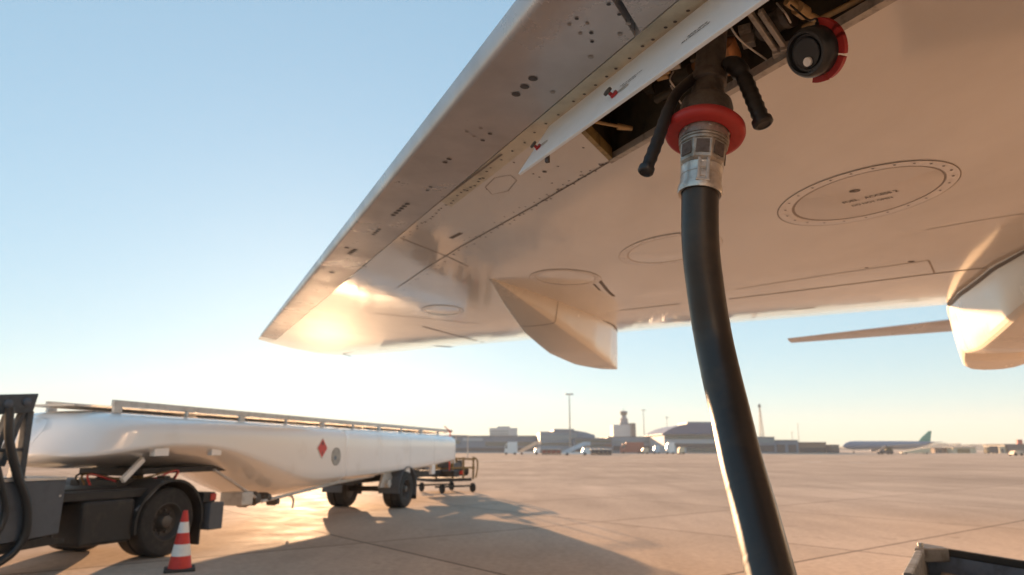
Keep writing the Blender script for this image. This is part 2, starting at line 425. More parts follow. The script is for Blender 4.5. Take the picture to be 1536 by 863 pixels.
build_slat(S_GAP + .012, S_TIP - .02,
           [(774, 142, .017), (787, 130.5, .017), (799.5, 118.5, .017), (667.5, 244, .013), (673.5, 239, .013), (865, 28.5, .0065), (888, 63, .0065), (887, 50, .007), (854, 37.5, .0065, 2), (870.5, 51, .0065, 2), (881, 36, .0065, 2),
            (735, 201, .010), (724, 211, .010), (721, 193, .008, 2), (711, 205, .008, 2), (700, 198, .008, 2), (886, 86, .010, 2), (829, 139, .010, 2), (641, 286, .010), (646, 281, .010)]
           + [(590 + 4.2 * k, 323 - 3.3 * k, .016) for k in range(6)] + [(560 + 3 * k, 352 - 2.5 * k, .014) for k in range(4)] + [(524 + 3 * k, 381 - 2 * k, .02) for k in range(4)] + [(498, 409, .03), (520, 372, .02), (548, 400, .015)])
build_slat(S_FUS, S_GAP - .012, [(913, 7, .0065), (929, 22, .0065), (942, 36, .008, 2), (930, 52, .008, 2)])

# ---- bay
def bay_pt(s, w, up): p = low(s, w); return p + V((0, 0, up))
def build_bay():
    mb = MB(); D = .30
    s0, s1 = S_BAY; w0, w1 = W_BAY
    A = [(s1, w0), (s1, w1), (s0, w1), (s0, w0)]
    lo_ = [bay_pt(s, w, .001) for s, w in A]; hi_ = [bay_pt(s, w, D) for s, w in A]
    for i in range(4): mb.add([lo_[i], lo_[(i + 1) % 4], hi_[(i + 1) % 4], hi_[i]], [(0, 1, 2, 3)])
    mb.add(hi_, [(0, 1, 2, 3)])
    for s in (.55, .1, -.35):                           # ribs in the roof
        mb.beam(bay_pt(s, w0 + .01, D - .03), bay_pt(s, w1 - .01, D - .03), .012, .05)
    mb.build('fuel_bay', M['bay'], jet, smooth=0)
    mb = MB()                                           # worn metal lip along the aft edge, lighter one at the outboard end
    n = 14; pts = [s0 + (s1 - s0) * i / n for i in range(n + 1)]
    rows = [[low(s, w1 - .002, .0035), low(s, w1 + .0, -.03), low(s, w1 - .034, -.03), low(s, w1 - .036, .002), low(s, w1 - .002, .0035)] for s in pts]
    mb.grid(rows); mb.build('bay_lip', M['lip'], jet, smooth=30)
    mb = MB(); rows = [[low(s1 - .002, w, .003), low(s1 - .026, w, .003), low(s1 - .026, w, -.05), low(s1 - .002, w, -.05), low(s1 - .002, w, .003)] for w in lin(w0, w1 - .04, 4)]
    mb.grid(rows); mb.build('bay_lip', M['gold'], jet, smooth=30)
    # inner fittings
    def pr(u, v, up):                                   # a point in the bay seen at a pixel, up metres above the skin
        return skin(u, v, -up)
    mb = MB(); mb.tube([pr(892, 183, .05), pr(930, 190, .06)], .007, 8); mb.tube([pr(926, 190, .06), pr(948, 193, .06)], [.014, .010], 10)
    mb.build('stay_rod', M['brass'], jet)
    for (a, b) in [((1124, 18), (1166, 78)), ((1140, 16), (1178, 72))]:
        mb = MB(); mb.beam(pr(*a, .10), pr(*b, .03), .016, .022); mb.box(pr(*b, .03), (.03, .03, .03), EO, EA); mb.build('strut', M['lip'], jet, bevel=.003)
    mb = MB(); mb.tube([pr(1046, 100, .16), pr(1058, 84, .12), pr(1076, 66, .09), pr(1094, 66, .07), pr(1100, 84, .06), pr(1092, 104, .06)], .026, 16); mb.build('fuel_pipe', M['copper'], jet)
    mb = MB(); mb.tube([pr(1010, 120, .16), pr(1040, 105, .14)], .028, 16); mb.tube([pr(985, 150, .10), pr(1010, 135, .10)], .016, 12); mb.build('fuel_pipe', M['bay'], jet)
    mb = MB(); mb.tube([pr(1150, 40, .12), pr(1182, 22, .10)], .036, 18); mb.tube([pr(1143, 44, .12), pr(1150, 40, .12)], .042, 18); mb.tube([pr(1178, 24, .10), pr(1186, 20, .10)], .042, 18); mb.build('valve_motor', M['nozzle'], jet)
    mb = MB(); mb.tube([pr(1180, 2, .06), pr(1206, 20, .05), pr(1226, 30, .05)], .012, 10); mb.tube([pr(1196, 12, .05), pr(1208, 20, .05)], .02, 12); mb.tube([pr(1205, 42, .05), pr(1300, -6, .05)], .009, 8)
    mb.build('linkage', M['brass'], jet)
    for k in range(11):
        u = random.uniform(950, 1200); v = 240 - (u - 800) * .53 + random.uniform(-40, -8)
        p = pr(u, v, random.uniform(.08, .2)); mb = MB(); mb.box(p, (random.uniform(.02, .05), random.uniform(.02, .06), random.uniform(.02, .05)), EO, EA)
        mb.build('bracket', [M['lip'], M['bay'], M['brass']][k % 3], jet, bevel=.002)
    for pts in [[(1006, 128), (1018, 150), (1030, 165)], [(1165, 5), (1178, 20), (1186, 34)], [(1090, 30), (1110, 60), (1150, 90)], [(1010, 108), (1005, 120), (1015, 135)]]:
        mb = MB(); mb.tube(catmull([pr(u, v, .03 + .05 * (i == 0)) for i, (u, v) in enumerate(pts)], 5), .0032, 6); mb.build('bonding_wire', M['alu'], jet)
    # refuelling adapter: a flanged stub above the nozzle
build_bay()

# ---- access door, hinged at the forward edge of the bay and hanging down
def build_door():
    A = low(1.06, 1.462, .006); 
    B = low(-.75, 1.462, .006)
    h = (B - A).normalized()
    d = ray(777, 261); o = V((0, 0, CAMH))
    t = h.dot(A - o) / h.dot(d); Fc = o + d * t
    wv = Fc - A; W = wv.length
    nrm = h.cross(wv).normalized()
    if nrm.dot(A - V((0, 0, CAMH))) > 0: nrm = -nrm                       # towards the camera side
    L = (B - A).length; th = -nrm * .012
    mb = MB()
    mb.prism([A, A + wv, A + wv + h * L, A + h * L], th, 0)
    door = mb.build('access_door', [M['door']], jet, smooth=0, bevel=.002)
    def P(x, y, z=0): return A + h * x + wv * y + nrm * z
    X, Yv = h, -wv.normalized()
    def place(u, v, off=.001):
        n = nrm; k = n.dot(A) + off; return on_plane(u, v, n, k)
    for (u, v) in [(920, 145), (807, 223)]:
        c = place(u, v, 0); mb = MB()
        mb.lathe(c + nrm * .020, nrm, [(-.02, .006), (0, .006)], 14, 0)
        mb.lathe(c + nrm * .020, nrm, [(0, .008), (0, .0155), (.007, .0155), (.0085, .013), (.0085, 0)], 20, 1)
        e = h * 1.0
        mb.prism([c + nrm * .0015 + e * .006 + Yv * .013, c + nrm * .0015 + e * .020 + Yv * .010, c + nrm * .0015 + e * .030 - Yv * .004, c + nrm * .0015 + e * .006 - Yv * .014], nrm * .008, 0)
        mb.prism([c + nrm * .001 + h * (.054 + .030 * cos(g)) + Yv * (.003 + .0085 * sin(g)) for g in [2 * pi * k / 16 for k in range(16)]], nrm * .002, 2)
        mb.build('latch', [M['redpaint'], M['nozzle'], M['alu']], door)
    def lettering(u, v, lines, size, gap):                # small lettering along the door
        mb = MB(); c = place(u, v, .0012)
        for i, t_ in enumerate(lines):
            vs, fs = text_mesh(t_, size, c - Yv * gap * i, X, Yv); mb.add(vs, fs, 0)
        mb.build('lettering', M['stencil'], door, smooth=0)
    lettering(946, 118, ['PUSH TO RELEASE LATCH', 'TURN TO LOCK'], .0105, .013)
    lettering(1046, 44, ['REFUEL DEFUEL', 'MAX PRESSURE 50 PSI'], .012, .015)
    mb = MB(); p = place(821, 238, -.02); mb.box(p, (.014, .014, .03), EO, EA); mb.build('catch', M['fastener'], door)
build_door()

# ---- oval access panels
def build_oval(cu, cv, a, b, ang, bolts, txt, name='access_panel', full=True):
    ca, sa = cos(ang), sin(ang); n = 56
    def e(k, f): g = 2 * pi * k / n; x = a * f * cos(g); y = b * f * sin(g); return (cu + x * ca - y * sa, cv + x * sa + y * ca)
    mb = MB(); rings = [1.0, .985, .84, .82]; dr = [.001, .0045, .0045, .002]
    R = [[skin(*e(k, f), d) for k in range(n)] for f, d in zip(rings, dr)]
    c = skin(cu, cv, .002)
    for i in range(3):
        mb.add(R[i] + R[i + 1], [(k, (k + 1) % n, n + (k + 1) % n, n + k) for k in range(n)], [2, 0, 2][i])
    inner = [skin(*e(k, .81), .003) for k in range(n)]
    mb.add(R[3] + inner, [(k, (k + 1) % n, n + (k + 1) % n, n + k) for k in range(n)], 2)
    mb.add(inner + [skin(cu, cv, .003)], [(k, (k + 1) % n, n) for k in range(n)], 1)
    for k in range(bolts):
        g = 2 * pi * (k + .4) / bolts; x = a * .91 * cos(g); y = b * .91 * sin(g); dot(mb, cu + x * ca - y * sa, cv + x * sa + y * ca, .006, 3, .0062)
    if txt:
        X = (skin(cu + 30, cv - 7) - skin(cu - 30, cv + 7)).normalized(); Y = V((0, 0, 1)).cross(X); Y = -Y if Y.dot(EA) > 0 else Y
        Y = (skin(cu, cv - 10) - skin(cu, cv + 10)); Y = (Y - X * Y.dot(X)).normalized()
        for (u, v, t_, sz) in txt:
            vs, fs = text_mesh(t_, sz, skin(u, v, .0052), X, Y); mb.add(vs, fs, 3)
        q = skin(cu - 22, cv - 3, .005)
        mb.add([q + X * .026 * cos(g) + Y * .019 * sin(g) for g in [2 * pi * k / 20 for k in range(20)]], [tuple(range(20))], 3)
        q = skin(cu - 22, cv - 3, .0056)
        mb.add([q + X * .009 + X * .010 * cos(g) + Y * .010 * sin(g) for g in [2 * pi * k / 16 for k in range(16)]], [tuple(range(16))], 2)
    return mb.build(name, [M['ring'], M['panel'] if full else M['wing'], M['line'] if full else M['faint'], M['fastener'] if full else M['line']], jet, smooth=20)
build_oval(1304, 290, 142, 38, radians(-13.2), 24, [(1304, 296, 'FUEL   ACCESS 2', .038), (1308, 303, 'DO NOT OPEN', .030)])
build_oval(1006, 374, 79, 22, radians(-9), 22, None, full=False)
build_oval(848, 417, 54, 12.5, radians(2), 18, None, full=False)
build_oval(664, 466, 32, 8, radians(2), 0, None, full=False)

# ---- flap track fairings
def build_fairing(s0, q0, q1, width, depth, lean=.0, prof=None, wprof=None):
    mb = MB(); rows = []; n = 36
    for i in range(n + 1):
        f = i / n; q = q0 + (q1 - q0) * f
        dp = depth * interp(prof, f); hw = width / 2 * interp(wprof, f)
        s = s0 + lean * f
        we = w_te(s); w = min(q - SW * s, we)
        z0 = low(s, w).z + .03
        if q - SW * s > we: z0 = low(s, we).z - .02 - .10 * (q - SW * s - we)
        zb = min(z0 - .035, z0 - dp)
        ring = []
        for (x, y) in [(1.15, 0), (1.10, .35), (1.03, .70), (.99, .86), (.95, .92), (.90, .955), (.84, .97), (.4, .995), (0, 1.0), (-.4, .995), (-.84, .97), (-.90, .955), (-.95, .92), (-.99, .86), (-1.03, .70), (-1.10, .35), (-1.15, 0)]:
            p = EO * (s + hw * x) + EA * q; ring.append(V((p.x, p.y, z0 + (zb - z0) * y)))
        ring.append(ring[0]); rows.append(ring)
    mb.grid(rows)
    mb.add(rows[0][:-1], [tuple(range(len(rows[0]) - 1))]); mb.add(rows[-1][:-1], [tuple(range(len(rows[-1]) - 1))])
    def ln(i, js, e=.012):                              # split line round the body
        a, b = rows[i], rows[i + 1]
        for j in range(js[0], js[1]):
            n = (rows[i + 1][j] - rows[i][j]).cross(rows[i][j + 1] - rows[i][j]).normalized()
            mid = (rows[0][8] + rows[-1][8]) / 2
            cen = (a[0] + a[16] + a[8]) / 3
            if n.dot(a[j] - cen) < 0: n = -n
            mb.add([a[j] + n * .002, a[j + 1] + n * .002, a[j + 1] + (b[j + 1] - a[j + 1]).normalized() * e + n * .002, a[j] + (b[j] - a[j]).normalized() * e + n * .002], [(0, 1, 2, 3)], 1)
    for i in (9, 27): ln(i, (0, 16))
    for sgn in (0, 14):                                  # dark strip painted in for the shadow line at the wing joint
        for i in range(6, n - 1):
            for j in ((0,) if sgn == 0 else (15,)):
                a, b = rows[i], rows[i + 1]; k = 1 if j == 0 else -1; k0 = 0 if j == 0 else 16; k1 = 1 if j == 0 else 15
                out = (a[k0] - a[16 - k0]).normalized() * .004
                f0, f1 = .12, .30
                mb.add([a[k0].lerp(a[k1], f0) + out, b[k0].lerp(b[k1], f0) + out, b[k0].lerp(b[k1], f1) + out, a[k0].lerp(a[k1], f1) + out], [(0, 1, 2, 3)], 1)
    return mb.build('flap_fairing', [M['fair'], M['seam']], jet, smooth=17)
build_fairing(2.98, 5.2, 10.0, .62, .62, .52, [(0, .04), (.1, .23), (.3, .54), (.5, .76), (.7, .91), (.85, .98), (1, 1.0)], [(0, .05), (.12, .42), (.3, .82), (.5, 1.0), (.7, .88), (.85, .55), (.95, .25), (1, .06)])
build_fairing(-1.22, 3.6, 8.75, .80, .55, .12, [(0, .03), (.15, .35), (.35, .7), (.6, .95), (.85, 1), (1, .97)], [(0, .05), (.15, .5), (.35, .9), (.6, 1.0), (.9, .85), (.98, .7), (1, .55)])

# ---- fuselage, stabiliser, fin
def build_body():
    mb = MB(); ax = EO * S_FUS; n = 36; rows = []
    for q, r, zc in [(-16, .15, 2.8), (-15.6, .6, 2.85), (-14.8, 1.1, 3.0), (-13, 1.65, 3.2), (-10.5, 1.95, 3.35), (0, 1.98, 3.4), (8, 1.98, 3.4), (11, 1.85, 3.5), (14, 1.45, 3.8), (17, .9, 4.15), (20, .4, 4.5), (21, .12, 4.6)]:
        rows.append([V((ax.x, ax.y, 0)) + EA * q + EO * (r * cos(2 * pi * k / n)) + UP * (zc + r * sin(2 * pi * k / n)) for k in range(n + 1)])
    mb.grid(rows); mb.add(rows[0][:-1], [tuple(range(n))]); mb.add(rows[-1][:-1], [tuple(range(n))])
    mb.build('fuselage', M['fus'], jet, smooth=50)
    def foil(c_le, c_te, th, thick_dir):
        pts = []
        N = 10
        for k in range(N + 1): t = k / N; pts.append((t, th * 1.5 * sqrt(max(t, 0)) * (1 - t) + .003))
        for k in range(N - 1, 0, -1): t = k / N; pts.append((t, -th * 1.5 * sqrt(t) * (1 - t) - .003))
        out = [c_le + (c_te - c_le) * t + thick_dir * y for t, y in pts]; return out + [out[0]]
    mb = MB(); rows = []
    tip = at(1181, 508, 17.5); st = tip.dot(EO); qt = tip.dot(EA)
    for f in lin(0, 1, 10):
        s = st + (S_FUS - .0 - st) * f; q = qt + .6 * (s - st); z = tip.z + .045 * (s - st); c = 1.0 + 1.9 * f; thk = .035 + .17 * f
        rows.append(foil(EO * s + EA * q + UP * z, EO * s + EA * (q + c) + UP * (z + .02), thk, UP))
    mb.grid(rows); mb.add(rows[0][:-1], [tuple(range(len(rows[0]) - 1))]); mb.build('horizontal_stabiliser', M['slat'], jet, smooth=40)
    mb = MB(); rows = []
    for f in lin(0, 1, 6):
        q = 13.5 + 4.5 * f; z = 4.4 + 5.5 * f; c = 5.0 - 3.0 * f
        rows.append(foil(ax + EA * q + UP * z, ax + EA * (q + c) + UP * z, .22 - .12 * f, EO))
    mb.grid(rows); mb.add(rows[-1][:-1], [tuple(range(len(rows[0]) - 1))]); mb.build('tail_fin', M['fus'], jet, smooth=40)
    # landing gear near the wing root, far off to the right
    for sg in (-1, 1):
        mb = MB(); c = ax + EO * (2.6 * sg) + EA * 5.2; mb.tube([c + UP * 2.3, c + UP * .5], .11, 14)
        for e in (-.33, .33): mb.lathe(c + UP * .55 + EO * (e - .17), EO, [(0, .2), (0, .5), (.05, .55), (.29, .55), (.34, .5), (.34, .2)], 28, 1)
        mb.build('landing_gear', [M['alu'], M['tyre']], jet)
    mb = MB(); p = skin(514, 531, .0); mb.tube([p, p + EA * .35 - UP * .03], .008, 6); mb.build('static_wick', M['fastener'], jet)
build_body()

# ================================================================== FUEL HOSE AND NOZZLE
HT = at(1050, 284, 1.90)
hose_thing = thing('fuel_hose', 'thick black fuel hose rising to a steel nozzle locked under the wing', 'hose', (1.6, -1.2, 0))
def build_hose():
    key = [(1050, 276, 1.902), (1050, 284, 1.90), (1050.5, 364, 1.88), (1058, 434, 1.87), (1069, 503, 1.85), (1081, 560, 1.80), (1094, 615, 1.74), (1111, 690, 1.63), (1131, 764, 1.53), (1150, 839, 1.43)]
    P = [at(*k) for k in key]
    d = (P[-1] - P[-2]).normalized()
    P += [P[-1] + d * .15, P[-1] + d * .4, P[-1] + d * .8 + V((.02, 0, 0)), P[-1] + d * 1.25 + V((.06, -.12, .02)), V((.72, .20, .09)), V((.85, -.25, .053)), V((1.1, -1.2, .053)), V((1.6, -2.4, .053)), V((1.8, -4.5, .053))]
    C = catmull(P, 20); rs = [.0505] * len(C); acc = 0; nxt = .12
    for i in range(1, len(C)):                            # faint moulded ridges along the rubber
        acc += (C[i] - C[i - 1]).length
        if acc > nxt: nxt = acc + random.uniform(.11, .19); rs[i] = .0509
    mb = MB(); mb.tube(C, rs, 32); mb.build('hose', M['hose'], hose_thing, smooth=70)
    # nozzle
    ax = (at(1064, 110, 2.02) - HT).normalized()          # from the hose end upwards
    L = (at(1056, 197, 1.955) - HT).dot(ax)               # the red bumper
    n = 40
    side = V((1, 0, 0))
    def q(l): return [(a * L, r) for a, r in l]
    mb = MB(); mb.lathe(HT, ax, q([(-.09, .0505), (-.10, .0585), (-.05, .061), (.02, .060), (.03, .0565), (.16, .0565), (.165, .055), (.18, .055), (.185, .0565), (.30, .0565), (.31, .0575), (.335, .0575), (.345, .052)]), n)
    mb.build('hose_clamp', M['steelbright'], hose_thing, smooth=30)
    mb = MB()                                             # clasp on the clamp
    nv = (-ray(1050, 262)); nv = (nv - ax * nv.dot(ax)).normalized(); rt = ax.cross(nv).normalized()
    nv = (nv * .98 + rt * .08).normalized(); rt = ax.cross(nv).normalized()
    c = HT + ax * (.19 * L) + nv * .0575
    for dx in (-.012, .012): mb.box(c + rt * dx, (.009, .008, .36 * L), rt, nv, ax)
    mb.box(c + ax * .06 * L - nv * .001, (.016, .006, .09 * L), rt, nv, ax); mb.box(c - ax * .09 * L - nv * .001, (.016, .006, .08 * L), rt, nv, ax)
    mb.box(c - ax * .19 * L, (.038, .010, .04 * L), rt, nv, ax)
    mb.build('clasp', M['steelbright'], hose_thing, smooth=0, bevel=.0012)
    mb = MB(); hexa = 8                                   # faceted body with dark recessed flats
    mb.lathe(HT, ax, q([(.34, .052), (.37, .058), (.40, .0635), (.70, .0680), (.72, .064)]), hexa, 0, a=nv * cos(.28) + rt * sin(.28))
    nb = mb.build('nozzle_body', M['steel'], hose_thing, smooth=20, bevel=.003)
    for k in range(-2, 4):
        g = .28 + pi / 8 + k * pi / 4; dd = nv * cos(g) + rt * sin(g); tt = ax.cross(dd).normalized(); cc = HT + ax * (.565 * L) + dd * (.0615)
        mb = MB(); mb.box(cc, (.036, .003, .22 * L), tt, (dd - ax * .06).normalized(), ax); mb.build('recess', M['recess'], nb, smooth=0, bevel=.001)
    mb = MB(); mb.lathe(HT, ax, q([(.70, .060), (.705, .0675), (.735, .0680), (.74, .0655), (.755, .0655), (.76, .0690), (.785, .0695), (.79, .0665), (.80, .0665), (.805, .0700), (1.0, .0695), (1.08, .068)]), n)
    for k in range(6):
        g = 2 * pi * k / 6 + .12; dd = nv * cos(g) + rt * sin(g); mb.lathe(HT + ax * (.91 * L) + dd * .0685, dd, [(0, .006), (.003, .006), (.004, .004), (.004, 0)], 12)
    mb.build('collar', M['steel'], hose_thing, smooth=30)
    mb = MB(); rr = []                                    # bumper: a dished ring
    axb = (ax + V((0.02, .10, .0))).normalized()
    o = HT + ax * (L - .006)
    mb.lathe(o, axb, [(-.012, .072), (-.014, .098), (-.010, .109), (.0, .113), (.012, .112), (.020, .105), (.020, .066), (-.012, .072)], 48)
    mb.build('bumper_ring', M['red'], hose_thing, smooth=50)
    mb = MB(); mb.lathe(HT, ax, [(L + .01, .066), (L + .030, .070), (L + .045, .074), (L + .075, .075), (L + .095, .070), (L + .105, .060), (L + .115, .050), (L + .16, .043), (L + .165, .052), (L + .19, .052), (L + .195, .043), (L + .36, .043)], n)
    mb.build('nozzle_head', M['nozzle'], hose_thing, smooth=30)
    # two handles with ribbed grips
    for (pts, r0) in [([(1040, 118, 2.02), (1016, 140, 1.97), (1003, 165, 1.94), (986, 212, 1.90), (969, 256, 1.865)], .0170), ([(1075, 110, 2.02), (1100, 98, 1.98), (1116, 118, 1.95), (1130, 150, 1.92), (1144, 184, 1.89)], .0215)]:
        P = catmull([at(*p) for p in pts], 10)
        h = MB(); rs = []
        half = 20
        for i in range(len(P)):
            rs.append(r0 * 1.25 if 6 < i < 18 and r0 > .018 else r0 * .95)
            if i > 19: rs[-1] = r0 * (1 + (.10 if i % 3 == 0 else 0))
        h.tube(P, rs, 16); hd = h.build('handle', M['grip'], hose_thing, smooth=50)
        t = (P[-1] - P[-2]).normalized(); e = MB(); e.lathe(P[-1], t, [(-.012, r0), (-.010, r0 * 1.3), (.004, r0 * 1.32), (.009, r0 * 1.1), (.010, r0 * .9), (.007, r0 * .8), (.007, 0)], 20); e.build('grip_end', M['grip'], hd)
build_hose()

def build_cap():
    c = at(1209, 80, 1.74); view = -ray(1209, 80).normalized()
    left = V((-1, 0, 0)); left = (left - view * view.dot(left)).normalized(); up = view.cross(left); up = up if up.z > 0 else -up
    ax = (view * .80 + left * .58 - up * .14).normalized()
    t = thing('dust_cap', 'black round dust cap with red rim and white stud dangling beside the nozzle', 'cap', c)
    mb = MB()
    mb.lathe(c, ax, [(-.040, .0), (-.040, .064), (-.012, .064), (-.004, .061), (.002, .058), (.006, .054), (.006, .049), (-.004, .046), (-.004, .041), (.000, .039), (-.003, .035), (-.005, 0)], 40)
    mb.build('cap_body', M['lens'], t, smooth=25)
    mb = MB()                                             # red flange round the back, broken by two notches
    a = ax.orthogonal().normalized(); b = ax.cross(a); seg = 60
    for k in range(seg):
        g0, g1 = 2 * pi * k / seg, 2 * pi * (k + 1) / seg
        d0 = a * cos(g0) + b * sin(g0); d1 = a * cos(g1) + b * sin(g1); o = c - ax * .040
        if d0.dot(-left) < -.05 or k % 17 == 0: continue
        mb.add([o + d0 * .060, o + d1 * .060, o + d1 * .080, o + d0 * .080, o + d0 * .060 - ax * .014, o + d1 * .060 - ax * .014, o + d1 * .080 - ax * .014, o + d0 * .080 - ax * .014], [(0, 1, 2, 3), (4, 7, 6, 5), (2, 6, 7, 3), (0, 4, 5, 1), (1, 5, 6, 2), (0, 3, 7, 4)])
    mb.build('flange', M['red'], t, smooth=40)
    mb = MB(); o = on_plane(1211.5, 93, ax, ax.dot(c) + .0); mb.lathe(o, ax, [(-.006, .0115), (.003, .0115), (.0045, .010), (.005, 0)], 18); mb.build('stud', M['white'], t)
    mb = MB(); top = skin(1186, 8, -.03); st = c - ax * .03 + up * .058
    mb.tube(catmull([st, st + up * .02 + V((-.004, 0, 0)), (st + top) / 2 + V((.012, 0, -.012)), top], 6), .003, 8); mb.tube([st - up * .008, st + up * .012], .006, 8); mb.build('lanyard', M['grip'], t)
build_cap()

# ================================================================== TANK TRAILER
def frame_of(theta):
    d = V((sin(theta), cos(theta), 0)); n = V((cos(theta), -sin(theta), 0)); return d, n
TD, TN = frame_of(radians(15)); TK = -8.35
def tp(x, y, z):                                          # x rearwards, y inwards from the near side, z up
    return TN * (TK - y) + TD * x + UP * z
def tx(u, v, y=0): return on_plane(u, v, TN, TK - y).dot(TD)
def tz(u, v, y=0): return on_plane(u, v, TN, TK - y).z
def wheel(parent, c, axis, r, w, name='wheel', rimr=.56, dual=False):
    """c: centre of the outer face, axis: outwards"""
    wh = MB(); a = -w
    pr = [(a, r * rimr), (a, r * .93), (a + .03, r * .985), (a + .06, r), (-.06, r), (-.03, r * .985), (-.005, r * .93), (0, r * .86), (-.008, r * rimr)]
    if dual: pr = pr[:4] + [(-w * .55, r), (-w * .52, r * .9), (-w * .48, r * .9), (-w * .45, r)] + pr[4:]
    wh.lathe(c, axis, pr, 44); wo = wh.build('wheel', M['tyre'], parent, smooth=30)
    rm = MB(); rm.lathe(c, axis, [(-.010, r * rimr), (-.004, r * (rimr - .03)), (-.02, r * (rimr - .06)), (-.10, r * (rimr - .12)), (-.14, r * .30), (-.11, r * .24)], 36, 0)
    rm.lathe(c, axis, [(-.11, r * .24), (-.07, r * .22), (-.02, r * .17), (-.01, r * .12), (-.01, 0)], 28, 1)
    a_ = axis.orthogonal().normalized(); b_ = axis.cross(a_)
    for k in range(10):
        g = 2 * pi * k / 10; rm.lathe(c + (a_ * cos(g) + b_ * sin(g)) * r * .33 - axis * .13, axis, [(0, .018), (.03, .018), (.03, 0)], 8, 1)
    rm.lathe(c - axis * (w - .02), axis, [(0, 0), (0, r * rimr)], 30, 0)
    rm.build('rim', [M['rim'], M['hub']], wo, smooth=30)
    return wo
NOSE_L = 1.6
def build_trailer():
    X0 = tx(42, 690); X1 = tx(689, 680)
    tr = thing('tank_trailer', 'long white drop belly fuel tank trailer with walkway rail on top', 'tank trailer', tp(X0, 1.2, 0))
    HW = 1.2; TOP = 2.2; ZC = 1.72
    bt = [(X0, tz(60, 705, .8)), (tx(150, 704, .5), tz(150, 704, .5)), (tx(215, 706, .6), 1.36), (tx(292, 708, 1.0), 1.30), (tx(330, 733, 1.0), .95), (tx(362, 757, 1.0), .60), (tx(430, 746, 1.0), .62), (tx(505, 733, .9), .74), (tx(565, 722, .8), .88), (tx(640, 710, .7), 1.0), (X1, 1.12)]
    def zb(x): return interp(bt, x)
    kt = [(tx(60, 700), tz(60, 700)), (tx(110, 700), tz(110, 700)), (tx(233, 667), tz(233, 667)), (tx(330, 668), tz(330, 668)), (tx(400, 694), tz(400, 694)), (tx(466, 719), tz(466, 719)), (tx(560, 710), tz(560, 710)), (tx(640, 699), tz(640, 699)), (X1, 1.35)]
    tops = [(X0, tz(95, 611.5, .8)), (X1, 2.2)]
    def top_at(x): return interp(tops, x)
    def smooth(tab, x): return sum(interp(tab, x + e) for e in (-.6, -.4, -.2, 0, .2, .4, .6)) / 7
    X0 = tx(60, 690, .8)
    mb = MB(); rows = []
    st = [X0 + NOSE_L * (1 - cos(pi / 2 * k / 16)) for k in range(16)] + lin(X0 + NOSE_L, X1 - .45, 70) + [X1 - .45 + .45 * sin(pi / 2 * k / 8) for k in range(1, 9)]
    bands = [X0 + NOSE_L + .05 + 1.95 * k for k in range(1, 7)]
    st = sorted(st + [b + e for b in bands for e in (-.03, -.02, .02, .03) if b + .1 < X1 - .5 and not tx(300, 700) < b < tx(475, 700)])
    for x in st:
        f = 1.0; g_ = 1.0
        if any(abs(x - b) < .021 for b in bands): f = g_ = 1.003
        if x < X0 + NOSE_L:
            e = min(1, (X0 + NOSE_L - x) / NOSE_L); f = max(.22, (1 - e ** 2.7) ** (1 / 2.7)); g_ = max(.66, (1 - e ** 4.6) ** (1 / 4.6))
        if x > X1 - .45: f = g_ = .35 + .65 * sqrt(max(0, 1 - ((x - X1 + .45) / .45) ** 2))
        z0 = smooth(bt, x); TOP = smooth(tops, x); zk = max(smooth(kt, x), z0 + .08); zt = max(TOP - .34, zk + .05)
        prof = []
        for k in range(15): g = pi / 2 * k / 14; prof.append((cos(g) ** (2 / 2.7), zt + (TOP - zt) * sin(g) ** (2 / 2.7)))
        low_ = []
        for k in range(15): g = pi / 2 * k / 14; low_.append((cos(g) ** (2 / 1.4), zk - (zk - z0) * sin(g) ** (2 / 1.4)))
        mid = [(1.0, zk + (zt - zk) * q) for q in (.2, .4, .6, .8)]
        right = [(y, z) for y, z in reversed(low_)] + mid + prof         # bottom centre, round the near side, to the top centre
        ring = right + [(-y, z) for y, z in reversed(right[1:-1])]
        zm = (TOP + z0) / 2
        lean = .20 * max(0, 1 - (x - X0) / NOSE_L)
        rows.append([tp(x + lean * (z - zm) / .4, HW - y * HW * f, zm + (z - zm) * g_) for y, z in ring + [ring[0]]])
    N = len(rows[0]) - 1
    mb.grid(rows); mb.add(rows[0][:-1], [tuple(range(N))]); mb.add(rows[-1][:-1], [tuple(range(N))])
    tank = mb.build('tank', M['tank'], tr, smooth=80)
    # walkway: two rails with posts and a grating
    xa, xb = tx(166, 600, .5), tx(676, 645, .5)
    for y in (.45, 1.75):
        r = MB(); r.beam(tp(xa, y, top_at(xa) + .105), tp(xb, y, top_at(xb) + .105), .06, .095); r.build('walkway_rail', M['alu'], tr, smooth=0, bevel=.008)
    r = MB(); r.beam(tp(xa - .5, 1.1, top_at(xa) + .05), tp(xb, 1.1, top_at(xb) + .05), .9, .03); r.build('walkway', M['alu'], tr, smooth=0)
    k = 0; x = xa + .1
    while x < xb:
        for y in (.45, 1.75): p = MB(); p.box(tp(x, y, top_at(x) + .015), (.05 if k % 2 else .16, .05, .13), TD, TN); p.build('post', M['alu'], tr, smooth=0)
        x += 1.55; k += 1
    for x in (xa + 2.2, xa + 5.6, xa + 9.0, xb - 2): l = MB(); l.lathe(tp(x, 1.1, top_at(x) - .06), UP, [(0, .34), (.12, .34), (.14, .30), (.18, .28), (.19, 0)], 24); l.build('hatch', M['alu'], tr)
    # placards on the near side
    def side(u, v, off=0):
        p = on_plane(u, v, TN, TK); return p
    c = side(483, 672.5)
    dm = MB(); hs = .21
    zc = c.z; xc = c.dot(TD)
    def pl(dx, dz, off): return tp(xc + dx, -off, zc + dz)
    dm.prism([pl(-hs - .02, 0, .012), pl(0, -hs - .02, .012), pl(hs + .02, 0, .012), pl(0, hs + .02, .012)], -TN * .02, 1)
